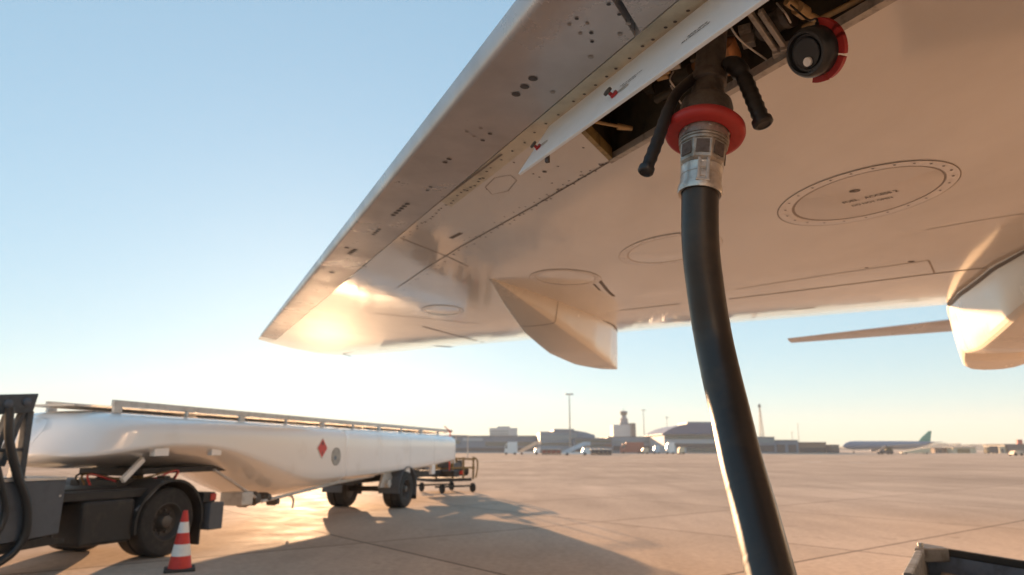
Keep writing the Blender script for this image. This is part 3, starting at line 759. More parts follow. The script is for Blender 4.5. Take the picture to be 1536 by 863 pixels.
    dm.prism([pl(-hs, 0, .016), pl(0, -hs, .016), pl(hs, 0, .016), pl(0, hs, .016)], -TN * .003, 0)
    dm.prism([pl(.03 * a, .115 + .045 * b, .019) for a, b in [(-.9, -1), (.9, -1), (1.1, -.2), (.5, .3), (.2, 1.1), (-.3, .4), (-.6, .6), (-1.1, -.2)]], -TN * .002, 2)
    vs, fs = text_mesh('3', .11, pl(0, -.115, .0185), TD, UP); dm.add(vs, fs, 2)
    pl_o = dm.build('hazard_placard', [M['placred'], M['conewhite'], M['stencil']], tr, smooth=0)
    ds = MB(); q = side(504, 685); ds.lathe(q + TN * .010, TN, [(-.02, .21), (.002, .21), (.003, .20), (.003, 0)], 28, 0)
    ds.add([q + TN * .0145 + TD * (-.05 + .05 * cos(g)) + UP * (-.03 + .05 * sin(g)) for g in [2 * pi * k / 12 for k in range(12)]], [tuple(range(12))], 1); ds.build('round_sign', [M['placgrey'], M['wall_grey']], tr, smooth=0)
    # outrigger brackets hanging from the tank's side
    for (u, v, w, h) in [(243, 674, .32, .22), (325, 674, .26, .22), (612, 706, .28, .35), (650, 703, .28, .35)]:
        p = on_plane(u, v, TN, TK - .05); b = MB(); b.box(p - TN * .04, (w, .1, h), TD, TN); b.build('bracket', M['tank'], tr, smooth=0, bevel=.01)
    # kingpin plate, landing leg, belly pipework
    b = MB(); b.box(tp(tx(250, 712, 1.2), 1.2, 1.30), (2.6, 1.3, .10), TD, TN); b.build('kingpin_plate', M['darkmetal'], tr, smooth=0, bevel=.01)
    b = MB(); b.beam(tp(tx(180, 716, .4), .35, 1.18), tp(tx(235, 678, .1), .35, 1.5), .06, .08); b.build('side_brace', M['tank'], tr, smooth=0)
    xs = tx(362, 757, .6)
    b = MB(); b.tube([tp(tx(318, 704, .3), .25, 1.28), tp(xs + .3, .35, .62)], .03, 8); b.tube([tp(xs + .3, .35, .62), tp(tx(505, 733, .3), .3, .86), tp(tx(560, 720, .3), .3, .95)], .035, 8); b.build('guard_pipe', M['alu'], tr)
    for (u, v, r) in [(385, 748, .14), (402, 746, .10), (415, 752, .09), (372, 752, .12)]:
        b = MB(); p = on_plane(u, v, TN, TK - .35); b.lathe(p - TN * .2, TN, [(0, 0), (0, r), (.16, r), (.18, r * .8), (.24, r * .7), (.25, 0)], 16); b.build('valve', M['hub'], tr)
    b = MB(); p = on_plane(355, 748, TN, TK - .5); b.box(p, (.35, .5, .25), TD, TN); b.build('sump_box', M['alu'], tr, smooth=0, bevel=.02)
    b = MB(); p = on_plane(437, 752, TN, TK - .5); b.tube(catmull([p + UP * .14 - TD * .2, p + UP * .1, p + TD * .08, p + TD * .06 - UP * .16], 5), .025, 8); b.build('drain_pipe', M['alu'], tr)
    # axle, wheels, mudguards
    wc = ground(618, 762); xw = wc.dot(TD); R = .52
    ce = tp(xw, 0, R + .0)
    wheel(tr, tp(xw, .02, R), TN, R, .55, dual=True); wheel(tr, tp(xw, 2.38, R), -TN, R, .55, dual=True)
    b = MB(); b.tube([tp(xw, .3, R), tp(xw, 2.1, R)], .08, 12); b.build('axle', M['darkmetal'], tr)
    for (y0, y1) in ((-.02, .62), (1.78, 2.42)):
        b = MB(); rows = []
        for g in lin(radians(-18), radians(188), 18):
            cx, cz = xw + cos(g) * (R + .10), R + sin(g) * (R + .10); cx2, cz2 = xw + cos(g) * (R + .13), R + sin(g) * (R + .13)
            rows.append([tp(cx, y0, cz), tp(cx, y1, cz), tp(cx2, y1, cz2), tp(cx2, y0, cz2), tp(cx, y0, cz)])
        b.grid(rows); b.build('mudguard', M['greymetal'], tr, smooth=40)
    b = MB(); b.box(tp(xw + R + .16, .3, .55), (.03, .6, .7), TD, TN); b.build('mud_flap', M['grip'], tr, smooth=0)
    for y in (.75, 1.65): b = MB(); b.beam(tp(xs + 2.2, y, .85), tp(X1 + .2, y, .85), .10, .2); b.build('chassis_rail', M['darkmetal'], tr, smooth=0)
    x = tx(578, 735, .3); b = MB(); b.prism([tp(x - .45, .25, .62), tp(x + .55, .25, .62), tp(x + .2, .25, 1.05), tp(x - .2, .25, 1.05)], -TN * .08); b.tube([tp(x - .05, .15, .72), tp(x - .05, .35, .72)], .12, 14); b.build('landing_leg', M['alu'], tr, smooth=0, bevel=.01)
    x = tx(596, 727, .3); b = MB(); b.box(tp(x + .35, .5, .85), (.8, .3, .3), TD, TN); b.build('extinguisher_box', M['redpaint'], tr, smooth=0, bevel=.02)
    b = MB(); b.box(tp(X1 + .35, 1.2, .80), (.6, 2.0, .22), TD, TN); b.build('rear_bumper', M['darkmetal'], tr, smooth=0, bevel=.02)
    for y in (.25, 2.15): b = MB(); b.box(tp(X1 + .68, y, .82), (.06, .34, .14), TD, TN); b.build('tail_lamp', M['lampred'], tr, smooth=0)
    for y in (.4, 2.0):
        b = MB(); b.tube([tp(X1 + .1, y, .9), tp(X1 + .1, y, 2.3), tp(X1 - .5, y, 2.45)], .022, 8); b.build('ladder_rail', M['redpaint'] if y < 1 else M['alu'], tr)
    return tr, X1
trailer, TX1 = build_trailer()

def build_trolley():
    """steel equipment trolley parked behind the trailer"""
    wl = ground(663, 741); wr = ground(709, 739)
    X = (wr - wl); X.z = 0; Wd = X.length; X.normalize(); Y = V((-X.y, X.x, 0))
    if Y.y < 0: Y = -Y
    t = thing('equipment_trolley', 'dull yellow steel equipment trolley with small wheels behind the tank trailer', 'trolley', wl)
    def P(x, y, z): return wl + X * x + Y * y + UP * z
    D = 1.6
    b = MB(); b.box(P(Wd / 2 - .2, D / 2, .50), (Wd + .3, D, .12), X, Y); b.build('deck', M['darkmetal'], t, smooth=0, bevel=.01)
    b = MB()
    for y in (0, D): b.beam(P(-.3, y, .26), P(Wd, y, .26), .07, .07)
    b.build('axle', M['darkmetal'], t, smooth=0)
    for x in (0, Wd):
        for y in (0, D):
            b = MB(); b.lathe(P(x, y, .19) - X * .05, X, [(0, 0), (0, .13), (.02, .18), (.08, .18), (.10, .13), (.10, 0)], 20); b.build('wheel', M['tyre'], t)
    for x in (-.25, Wd * .35, Wd * .7, Wd + .05):
        for y in (.05, D - .05):
            b = MB(); b.beam(P(x, y, .5), P(x, y, 1.35), .06, .06, X); b.build('post', M['yellow'], t, smooth=0)
    for z in (.95, 1.35):
        for y in (.05, D - .05):
            b = MB(); b.beam(P(-.3, y, z), P(Wd + .1, y, z - .08 * (z > 1)), .07, .07); b.build('rail', M['yellow'], t, smooth=0)
    b = MB(); b.tube([P(.1, .3, .8), P(Wd - .1, .3, .8)], .16, 14); b.tube([P(.0, 1.0, .85), P(Wd * .6, 1.0, .85)], .2, 14); b.build('hose_roll', M['darkmetal'], t)
    b = MB(); b.tube(catmull([P(Wd + .05, .1, 1.35), P(Wd + .25, .1, 1.25), P(Wd + .28, .1, .95), P(Wd + .2, .1, .55)], 6), .035, 8); b.build('drawbar', M['yellow'], t)
    b = MB()
    b.tube([P(-.1, .4, 1.3), P(-.1, .4, 2.2), P(Wd, .4, 2.2), P(Wd, .4, 1.3)], .025, 8); b.tube([P(Wd * .45, .4, 1.3), P(Wd * .6, .4, 2.2)], .02, 8); b.build('hoop', M['alu'], t)
    random.seed(21)
    for k in range(10):
        b = MB(); b.box(P(random.uniform(-.2, Wd - .1), random.uniform(.1, D - .1), random.uniform(.62, 1.15)), (random.uniform(.25, .6), random.uniform(.25, .6), random.uniform(.2, .45)), X, Y); b.build('equipment_box', [M['darkmetal'], M['yellow'], M['greymetal']][k % 3], t, smooth=0, bevel=.01)
    for (x, z) in [(.1, 1.5), (.5, 1.2), (.25, 1.05)]:
        b = MB(); b.box(P(x, .1, z), (.16, .14, .16), X, Y); b.build('lamp', M['lampglass'] if z < 1.4 else M['lampred'], t, smooth=0)
build_trolley()

# ================================================================== TRACTOR
GD, GN = frame_of(radians(22))
_wc = ground(246, 836); GK = GN.dot(_wc) - .0
def gp(x, y, z): return GN * (GK - y) + GD * x + UP * z
def gpx(u, v, y=0): return on_plane(u, v, GN, GK - y)
def plate(mb, pix, y, th, mi=0):
    mb.prism([gpx(u, v, y) for u, v in pix], -GN * th, mi)
def build_tractor():
    xw = _wc.dot(GD); R = .53
    t = thing('tractor_unit', 'dark tractor unit with black mudguard and steel rack coupled under the white tank', 'truck', gp(xw, 1.15, 0))
    wheel(t, gp(xw, .0, R), GN, R, .55, dual=True); wheel(t, gp(xw, 2.3, R), -GN, R, .55, dual=True)
    b = MB(); b.tube([gp(xw, .4, R), gp(xw, 1.9, R)], .11, 12); b.build('axle', M['darkmetal'], t)
    xf = xw - 4.1
    wheel(t, gp(xf, .1, R), GN, R, .32); wheel(t, gp(xf, 2.2, R), -GN, R, .32)
    for y0, y1 in ((-.06, .64), (1.66, 2.36)):
        b = MB(); rows = []
        for g in lin(radians(-8), radians(192), 20):
            c = [(R + .09), (R + .13)]
            rows.append([gp(xw + cos(g) * c[0], y0, R + sin(g) * c[0]), gp(xw + cos(g) * c[0], y1, R + sin(g) * c[0]), gp(xw + cos(g) * c[1], y1, R + sin(g) * c[1]), gp(xw + cos(g) * c[1], y0, R + sin(g) * c[1]), gp(xw + cos(g) * c[0], y0, R + sin(g) * c[0])])
        b.grid(rows); b.build('mudguard', M['darkmetal'], t, smooth=40)
    b = MB(); b.box(gp(xw + R + .13, .3, .36), (.03, .62, .5), GD, GN); b.build('mud_flap', M['grip'], t, smooth=0)
    for y in (.72, 1.5): b = MB(); b.beam(gp(xf - .6, y, .86), gp(xw + .9, y, .86), .09, .24); b.build('chassis_rail', M['darkmetal'], t, smooth=0)
    b = MB(); b.box(gp(xw + .05, 1.15, 1.10), (1.1, 1.1, .16), GD, GN); b.box(gp(xw - .6, 1.15, 1.05), (2.2, 1.4, .06), GD, GN); b.build('fifth_wheel', M['darkmetal'], t, smooth=0, bevel=.02)
    b = MB(); b.box(gp(xw - 1.05, .30, .62), (.85, .6, .62), GD, GN); b.build('fuel_tank', M['darkmetal'], t, smooth=0, bevel=.05)
    b = MB(); b.box(gp(xw - 1.1, .5, 1.0), (1.5, .9, .12), GD, GN); b.build('catwalk', M['darkmetal'], t, smooth=0, bevel=.01)
    # rear light box
    b = MB(); b.box(gp(xw + .90, .20, .55), (.30, .62, .44), GD, GN); b.build('light_box', M['greymetal'], t, smooth=0, bevel=.015)
    b = MB(); b.box(gp(xw + .78, .22, .86), (.26, .5, .16), GD, GN); b.build('lamp_housing', M['darkmetal'], t, smooth=0, bevel=.01)
    b = MB(); b.box(gp(xw + .86, -.035, .86), (.12, .03, .11), GD, GN); b.build('tail_lamp', M['lampred'], t, smooth=0, bevel=.01)
    b = MB(); b.box(gp(xw + .80, 2.0, .70), (.14, .5, .36), GD, GN); b.build('light_box', M['greymetal'], t, smooth=0, bevel=.015)
    # clutter on the chassis
    random.seed(11)
    for k in range(9):
        b = MB(); p = gp(xw + random.uniform(-.1, .9), random.uniform(.3, 1.9), random.uniform(1.08, 1.22)); b.box(p, (random.uniform(.05, .2), random.uniform(.05, .2), random.uniform(.04, .14)), GD, GN); b.build('fitting', M['darkmetal'] if k % 3 else M['yellow'], t, smooth=0)
    for k, m in enumerate(('redpaint', 'yellow', 'grip')):
        p0 = gp(xw - .9, .7 + .12 * k, 1.12); p1 = gp(xw + .55 + .08 * k, .55 + .1 * k, 1.16); mid = (p0 + p1) / 2 + UP * (-.04 + .07 * k)
        b = MB(); b.tube(catmull([p0, p0 + UP * .16, mid, p1 + UP * .14, p1], 8), .016, 8); b.build('air_line', M[m], t)
    b = MB(); b.beam(gp(xw - R - .12, -.03, .75), gp(xw - .2, -.03, 1.16), .03, .03); b.build('mudguard_stay', M['greymetal'], t, smooth=0)
    # grey side panel
    b = MB(); plate(b, [(-60, 727), (100, 720), (88, 800), (60, 806), (-60, 828)], -.02, .9); b.build('side_panel', M['greymetal'], t, smooth=0, bevel=.012)
    b = MB(); plate(b, [(-60, 722), (101, 715), (100, 719.5), (-60, 726.5)], -.03, .92); b.build('lit_panel_edge', M['alu'], t, smooth=0)  # pale strip painting in the lit top edge of the side panel
    b = MB(); b.lathe(gpx(90, 744, -.022), GN, [(0, .015), (.012, .013), (.012, 0)], 10); b.build('bolt', M['alu'], t)
    # rack behind the cab: slanted uprights under a heavy head plate
    b = MB(); plate(b, [(-90, 594), (59, 590.5), (50, 619), (-90, 628)], .0, .25); b.build('rack_head', M['rackgrey'], t, smooth=0, bevel=.012)
    for (u, v) in [(40, 603), (12, 606)]: b = MB(); b.lathe(gpx(u, v, -.002), GN, [(0, .055), (.02, .055), (.03, .04), (.03, 0)], 16); b.build('bolt', M['greymetal'], t)
    for pix in [[(42, 618), (52, 617), (37, 722), (28, 722)], [(12, 622), (19, 622), (-14, 722), (-24, 722)], [(34, 620), (40, 619), (8, 700), (-2, 700)]]:
        b = MB(); plate(b, pix, .02, .12); b.build('rack_upright', M['rackgrey'], t, smooth=0, bevel=.01)
    b = MB(); plate(b, [(36, 640), (41, 640), (18, 738), (10, 738)], .4, .08); b.build('rack_upright', M['alu'], t, smooth=0)
    for v in (672, 716): b = MB(); plate(b, [(-80, v + 4), (40, v), (40, v + 5), (-80, v + 9)], .04, .08); b.build('rack_crossbar', M['rackgrey'], t, smooth=0)
    b = MB(); b.tube(catmull([gpx(14, 612, -.08), gpx(14, 660, -.10), gpx(26, 712, -.10), gpx(40, 755, -.10), gpx(38, 800, -.08), gpx(20, 828, -.05), gpx(-8, 848, -.05)], 10), .055, 14); b.build('cable', M['grip'], t)
    b = MB(); b.tube(catmull([gpx(-20, 640, -.1), gpx(0, 720, -.12), gpx(8, 770, -.1), gpx(-12, 815, -.1)], 10), .04, 12); b.build('cable', M['grip'], t)
    # side step under the panel
    b = MB(); plate(b, [(-60, 829), (70, 806), (96, 808), (96, 814), (20, 828), (-60, 846)], .05, .5); b.build('step', M['darkmetal'], t, smooth=0)
    # cab, ahead of the rack (to the left of the picture)
    xa = gpx(-100, 700).dot(GD)
    b = MB(); prof = [(-2.0, .55), (-2.05, 1.2), (-1.75, 2.15), (-1.5, 2.3), (0, 2.3), (0, .55)]
    b.prism([gp(xa + x, 0, z) for x, z in prof], -GN * 2.3); cab = b.build('cab', M['vanwhite'], t, smooth=0, bevel=.06)
    b = MB(); b.prism([gp(xa + x, -.006, z) for x, z in [(-1.82, 1.3), (-1.6, 2.05), (-.75, 2.05), (-.75, 1.3)]], -GN * .01); b.build('window', M['glass'], cab, smooth=0)
    b = MB(); b.prism([gp(xa - 2.062, .2, 1.25), gp(xa - 2.062, 2.1, 1.25), gp(xa - 1.80, 2.1, 2.08), gp(xa - 1.80, .2, 2.08)], GD * .012); b.build('windscreen', M['glass'], cab, smooth=0)
build_tractor()

# ================================================================== CONE
def build_cone():
    c = ground(269, 856); t = thing('traffic_cone', 'red and white striped traffic cone beside the tractor rear wheel', 'cone', c)
    b = MB(); b.box(c + UP * .02, (.40, .40, .04), V((.9, .43, 0)), V((-.43, .9, 0))); b.build('base', M['rubberbase'], t, smooth=0, bevel=.012)
    H = .80; r0, r1 = .155, .032
    def r(z): return r0 + (r1 - r0) * (z - .04) / (H - .04)
    b = MB(); z = [.04, .20, .355, .505, .65, .80]
    for k in range(5):
        hi = z[k + 1]; b.lathe(c, UP, [(z[k], r(z[k])), (hi, r(hi))], 28, k % 2)
    b.lathe(c, UP, [(H, r1), (H + .004, r1 * .7), (H - .03, r1 * .6), (H - .03, 0)], 28, 0)
    b.build('cone_body', [M['conered'], M['conewhite']], t, smooth=30)
build_cone()

# ================================================================== STEEL BIN, bottom right
def build_bin():
    A = at(1385, 826, 4.84); B = at(1536, 851, 4.5); Cn = at(1372, 853, 4.25)
    e1 = (B - A).normalized(); e2 = (Cn - A).normalized()
    L1, L2 = 1.7, 1.15
    t = thing('steel_bin', 'open grey steel bin with dark rim standing on the apron under the wing', 'bin', V((A.x, A.y, 0)))
    Bp = A + e1 * L1; Cp = A + e2 * L2; Dp = A + e1 * L1 + e2 * L2; dn = V((0, 0, -.42))
    nrm = e1.cross(e2).normalized()
    def wall(p, q, th_dir, name, m):
        b = MB(); b.prism([p, q, q + dn, p + dn], th_dir * .02); return b.build(name, m, t, smooth=0, bevel=.004)
    wall(A, Bp, e2, 'side_panel', M['binblue']); wall(Cp, Dp, -e2, 'side_panel', M['binblue'])
    wall(A, Cp, e1, 'end_panel', M['binsteel']); wall(Bp, Dp, -e1, 'end_panel', M['binsteel'])
    b = MB(); b.add([A + dn, Bp + dn, Dp + dn, Cp + dn], [(0, 1, 2, 3)]); b.build('floor_plate', M['binsteel'], t, smooth=0)
    for (p, q) in ((A, Bp), (Cp, Dp)): b = MB(); b.beam(p - e1 * .0 + UP * .015, q + UP * .015, .055, .05); b.build('rim_rail', M['darkmetal'], t, smooth=0, bevel=.008)
    for (p, q) in ((A, Cp), (Bp, Dp)): b = MB(); b.beam(p + UP * .02, q + UP * .02, .05, .05); b.build('rim_rail', M['binsteel'], t, smooth=0, bevel=.008)
    b = MB(); b.prism([A + UP * .05 - e1 * .03, A + e1 * .12 + UP * .05, A + e1 * .16 + e2 * .05 + UP * .05, A + e2 * .30 + UP * .05 - e1 * .03], V((0, 0, -.09))); b.build('corner_plate', M['binsteel'], t, smooth=0, bevel=.008)
    b = MB(); b.tube([A + e2 * .16 + UP * .03, A + e2 * .16 + UP * .075], .018, 10); b.build('corner_pin', M['alu'], t)
    b = MB(); b.prism([A + e1 * .1 + e2 * .12 + V((0, 0, -.10)), A + e1 * 1.6 + e2 * .12 + V((0, 0, -.10)), A + e1 * 1.6 + e2 * .75 + V((0, 0, -.15)), A + e1 * .1 + e2 * .75 + V((0, 0, -.15))], V((0, 0, -.02))); b.build('inner_lid', M['binsteel'], t, smooth=0, bevel=.004)
    for p in (A, Bp, Cp, Dp):
        q = p + dn + (e1 if p in (A, Cp) else -e1) * .06 + (e2 if p in (A, Bp) else -e2) * .06
        b = MB(); b.beam(q + UP * .02, V((q.x, q.y, .0)), .05, .05, e1); b.build('leg', M['darkmetal'], t, smooth=0)
build_bin()

# ================================================================== FAR BACKGROUND
def gpt(u, t):                                              # ground point under image column u at depth t
    d = ray(u, 674.5); return V((d.x * t, d.y * t, 0))
def zat(v, t): return max(.02, CAMH + ray(768, v).z * t)
def fbox(mb, u0, u1, vt, t, depth, vb=None, out=0, mi=0):
    """a box facing the camera between two image columns, its top at row vt, standing at depth t"""
    a = gpt(u0, t - out); b = gpt(u1, t - out); z1 = zat(vt, t); z0 = 0 if vb is None else zat(vb, t)
    if z1 < z0: z0, z1 = z1, z0
    y1 = depth + out
    mb.add([a + UP * z0, b + UP * z0, b + UP * z0 + V((0, y1, 0)), a + UP * z0 + V((0, y1, 0)), a + UP * z1, b + UP * z1, b + UP * z1 + V((0, y1, 0)), a + UP * z1 + V((0, y1, 0))],
           [(0, 3, 2, 1), (4, 5, 6, 7), (0, 1, 5, 4), (1, 2, 6, 5), (2, 3, 7, 6), (3, 0, 4, 7)], mi)
    return mb
def building(name, label, cat, u0, u1, vt, t, depth, wall, bands=(), roof=None, group=None, extra=None):
    th = thing(name, label, cat, gpt((u0 + u1) / 2, t), group)
    fbox(MB(), u0, u1, vt, t, depth).build('wall', wall, th, smooth=0)
    for (a, b, v0, v1, m, nm) in bands: fbox(MB(), a, b, v0, t, .4, v1, .25).build(nm, m, th, smooth=0)
    if roof: fbox(MB(), u0 - .8, u1 + .8, vt - roof, t, depth + .5, vt + .02, .6).build('roof', M['roof_grey'], th, smooth=0)
    return th
b = building('terminal_building', 'long low grey terminal at far left behind the tank rear', 'building', 560, 812, 654.5, 370, 40, M['wall_grey'],
             [(600, 690, 660, 666, M['glass'], 'glass_band'), (694, 724, 657, 661.5, M['wall_pale'], 'fascia'), (728, 806, 663, 669, M['glass'], 'glass_band'), (600, 806, 672, 677, M['wall_dark'], 'dock_opening')], .9)
b = building('office_block', 'pale stepped office block above the low terminal roof', 'building', 734, 776, 642, 480, 25, M['wall_pale'],
             [(736, 763, 646, 648, M['glasslt'], 'glass_band'), (736, 763, 650, 652, M['glasslt'], 'glass_band')])
fbox(MB(), 746, 765, 639.5, 481, 20, 642.1).build('roof_plant', M['wall_pale'], b, smooth=0)
b = building('departure_hall', 'blue grey hall with flat glass front behind the tall floodlight', 'building', 810, 868, 648, 335, 45, M['wall_blue'],
             [(811, 867, 652, 660.5, M['glasslt'], 'glass_band'), (811, 867, 664, 668, M['glass'], 'glass_band')], .4)
fbox(MB(), 831, 862, 643.5, 338, 40, 648.2).build('roof_plant', M['wall_grey'], b, smooth=0)
mb = MB(); a0 = gpt(858, 345); a1 = gpt(893, 345)
mb.add([a0, a1, a1 + UP * zat(653, 345), gpt(880, 345) + UP * zat(648.5, 345), a0 + UP * zat(645, 345)] + [p + V((0, 30, 0)) for p in [a0, a1, a1 + UP * zat(653, 345), gpt(880, 345) + UP * zat(648.5, 345), a0 + UP * zat(645, 345)]],
       [(0, 1, 2, 3, 4), (9, 8, 7, 6, 5), (0, 5, 6, 1), (1, 6, 7, 2), (2, 7, 8, 3), (3, 8, 9, 4), (4, 9, 5, 0)])
mb.build('sloped_wing', M['wall_blue'], b, smooth=0)
building('glass_pier', 'dark green glazed pier with flat roof left of the control tower', 'building', 862, 919, 657.5, 322, 30, M['wall_grey'], [(863, 918, 660, 664.5, M['glass'], 'glass_band'), (863, 918, 666, 670.5, M['glass'], 'glass_band'), (863, 918, 673, 679, M['wall_dark'], 'dock_opening')], .5)
building('link_building', 'low link building between control tower and curved roof hall', 'building', 912, 1008, 655.5, 352, 30, M['wall_blue'], [(920, 1000, 661, 665.5, M['glasslt'], 'glass_band'), (920, 1000, 669, 676, M['wall_dark'], 'dock_opening')], .4)
# control tower
T = 500
tw = thing('control_tower', 'control tower with flared glass cab on a white block', 'tower', gpt(938, T))
fbox(MB(), 921, 948, 637, T, 18).build('base_block', M['wall_pale'], tw, smooth=0)
fbox(MB(), 948.3, 955, 634.5, T - 2, 16).build('stair_shaft', M['wall_dark'], tw, smooth=0)
c = gpt(937.6, T + 9)
px = T / 1024
mb = MB(); mb.lathe(c, UP, [(zat(637, T), 7 * px), (zat(633.5, T), 7.2 * px), (zat(633.4, T), 6.2 * px), (zat(627, T), 5.6 * px), (zat(626.8, T), 4.2 * px), (zat(622, T), 3.4 * px)], 20); mb.build('shaft', M['wall_grey'], tw, smooth=30)
mb = MB(); mb.lathe(c, UP, [(zat(622.5, T), 3.2 * px), (zat(621, T), 4.6 * px), (zat(617.2, T), 5.9 * px)], 12); mb.build('glass_cab', M['glass'], tw, smooth=20)
mb = MB(); mb.lathe(c, UP, [(zat(617.2, T), 5.9 * px), (zat(617, T), 6.3 * px), (zat(616, T), 6.1 * px), (zat(615, T), 3.2 * px), (zat(614.6, T), 0)], 20); mb.build('roof', M['roof_grey'], tw, smooth=20)
mb = MB(); mb.tube([c + UP * zat(615, T), c + UP * zat(610.5, T)], .15, 6); mb.build('aerial', M['mast'], tw)
mb = MB(); mb.lathe(c, UP, [(zat(627.5, T), 7.4 * px), (zat(627, T), 7.4 * px), (zat(627, T), 4 * px)], 20); mb.build('gallery', M['wall_grey'], tw)
# curved roof hall
def curved_hall():
    t = 318; th = thing('curved_hall', 'large hall with blue curved roof behind the hose', 'building', gpt(1050, t))
    fbox(MB(), 997, 1108, 651.5, t, 45).build('wall', M['wall_pale'], th, smooth=0)
    fbox(MB(), 999, 1106, 652.5, t, .5, 658.5, .4).build('glass_band', M['glass'], th, smooth=0)
    fbox(MB(), 1006, 1106, 665.5, t, .5, 672, .4).build('glass_band', M['wall_dark'], th, smooth=0)
    fbox(MB(), 1030, 1106, 672.5, t, .5, 678.5, .4).build('glass_band', M['glass'], th, smooth=0)
    fbox(MB(), 1006, 1014, 668, t, 3, None, 3).build('gate_pier', M['wall_pale'], th, smooth=0)
    mb = MB(); rows = []
    for f in lin(0, 1, 12):
        u = 994.5 + (1110 - 994.5) * f
        v = 651 - 15.5 * sin(pi / 2 * min(1, f / .42)) ** .8 if f < .42 else 635.5
        v = min(651, v); a = gpt(u, t - 1.5); z = zat(v, t)
        rows.append([a + UP * (zat(651.6, t)), a + UP * z, a + UP * z + V((0, 46, 0)), a + UP * zat(651.6, t) + V((0, 46, 0))])
    mb.grid(rows); mb.add(rows[0], [(0, 1, 2, 3)]); mb.add(rows[-1], [(0, 1, 2, 3)]); mb.build('roof', M['roof_blue'], th, smooth=25)
    fbox(MB(), 1033, 1108, 632.5, t + 6, 20, 636).build('roof_plant', M['wall_grey'], th, smooth=0)
curved_hall()
building('service_building', 'grey service building just right of the hose with a raised roof box', 'building', 1100, 1163, 656, 330, 25, M['wall_grey'], [(1136, 1162, 659, 664, M['glasslt'], 'glass_band'), (1136, 1162, 668, 678, M['wall_dark'], 'dock_opening')], .6)
building('cargo_shed', 'low grey cargo shed with dark doors', 'building', 1163, 1198, 660.5, 335, 22, M['wall_grey'], [(1166, 1178, 667, 679, M['wall_dark'], 'door'), (1183, 1195, 667, 679, M['wall_dark'], 'door')], .5)
building('long_shed', 'long brown shed right of the grey cargo shed', 'building', 1198, 1240, 664, 340, 20, M['wall_brown'], [(1200, 1238, 672, 679, M['wall_dark'], 'door')], .7)
building('gatehouse', 'small dark cabin left of the parked airliner', 'building', 1247, 1259, 667.5, 330, 6, M['wall_dark'], [(1248, 1258, 670, 673, M['glass'], 'window')], .4)
building('low_store', 'low brown store right of the green tail', 'building', 1402, 1432, 672, 330, 10, M['wall_brown'], [(1406, 1412, 675, 679.5, M['wall_dark'], 'door')], .4)
building('cream_shed', 'cream shed with tan double door at far right', 'building', 1430, 1464, 671.5, 325, 10, M['wall_cream'], [(1436, 1455, 673.5, 680, M['yellow'], 'door')], .4)
building('cream_kiosk', 'narrow cream kiosk left of the dark far right building', 'building', 1499, 1511, 670, 320, 6, M['wall_cream'], [(1502, 1506, 673, 679, M['wall_dark'], 'door')])
d = building('dark_depot', 'dark depot with red sign at the right edge', 'building', 1508, 1575, 666.5, 320, 15, M['wall_dark'], [(1512, 1570, 674, 680, M['wall_brown'], 'door')], .4)
fbox(MB(), 1528, 1536, 659.5, 322, 1, 666.6).build('sign', M['redpaint'], d, smooth=0)
# far wood edge on the horizon
mb = MB(); random.seed(5); pts = []
x = -1400
while x < 2300:
    h = 6 + 4 * sin(x * .01) + random.uniform(-2, 3); pts.append((x, max(2, h))); x += 9
for (xa, ha), (xb, hb) in zip(pts, pts[1:]):
    y = 1250 + random.uniform(-15, 15)
    mb.add([(xa, y, -.5), (xb, y, -.5), (xb, y, hb), (xa, y, ha), (xa, y + 60, -.5), (xb, y + 60, -.5), (xb, y + 60, hb), (xa, y + 60, ha)], [(0, 1, 2, 3), (3, 2, 6, 7), (4, 7, 6, 5), (0, 3, 7, 4), (1, 5, 6, 2)])
tag(mb.build('far_woods', M['scrub'], smooth=0), 'low dark woods along the horizon beyond the terminals', 'woods', kind='stuff')

# masts
def mast(u, vt, t, label, heads=5, w=.35, head_w=5):
    th = thing('floodlight_mast', label, 'floodlight', gpt(u, t), 'floodlight masts behind the apron'); c = gpt(u, t); z = zat(vt, t)
    mb = MB(); mb.tube([c, c + UP * z], [w, w * .45], 8); mb.build('pole', M['mast'], th)
    mb = MB(); hw = head_w * t / 1024; mb.box(c + UP * z, (hw * 2, .6, .3)); mb.build('crossarm', M['mast'], th, smooth=0)
    for k in range(heads):
        mb = MB(); mb.box(c + UP * (z - .2) + V((hw * (-1 + 2 * k / (heads - 1)), -.5, 0)), (.6, .8, .55)); mb.build('lamp', M['wall_grey'], th, smooth=0)
mast(855.5, 589.5, 290, 'tall floodlight mast rising above the blue grey hall', 5, .38, 5)
mast(967.5, 614.5, 420, 'medium floodlight mast right of the control tower', 3, .35, 2.5)
mast(1002.5, 625.5, 480, 'shortest floodlight mast beside the curved roof hall', 3, .3, 2)
def lattice(u, vt, t):
    c = gpt(u, t); z = zat(vt, t); th = thing('radio_mast', 'lattice radio mast rising behind the service building', 'mast', c)
    mb = MB(); w0, w1 = 2.0, .35; n = 14
    def leg(k, f): a = pi / 4 + k * pi / 2; r = w0 + (w1 - w0) * f; return c + V((cos(a) * r, sin(a) * r, z * .93 * f))
    for k in range(4):
        mb.tube([leg(k, 0), leg(k, 1)], .14, 5)
        for i in range(n):
            mb.tube([leg(k, i / n), leg((k + 1) % 4, (i + 1) / n)], .08, 4); mb.tube([leg((k + 1) % 4, i / n), leg(k, (i + 1) / n)], .08, 4)
    mb.build('lattice', M['mast'], th)
    mb = MB(); mb.lathe(c, UP, [(z * .93, .9), (z * .96, .9), (z, .3)], 8); mb.build('beacon', M['wall_dark'], th)
lattice(1144.5, 605, 400)
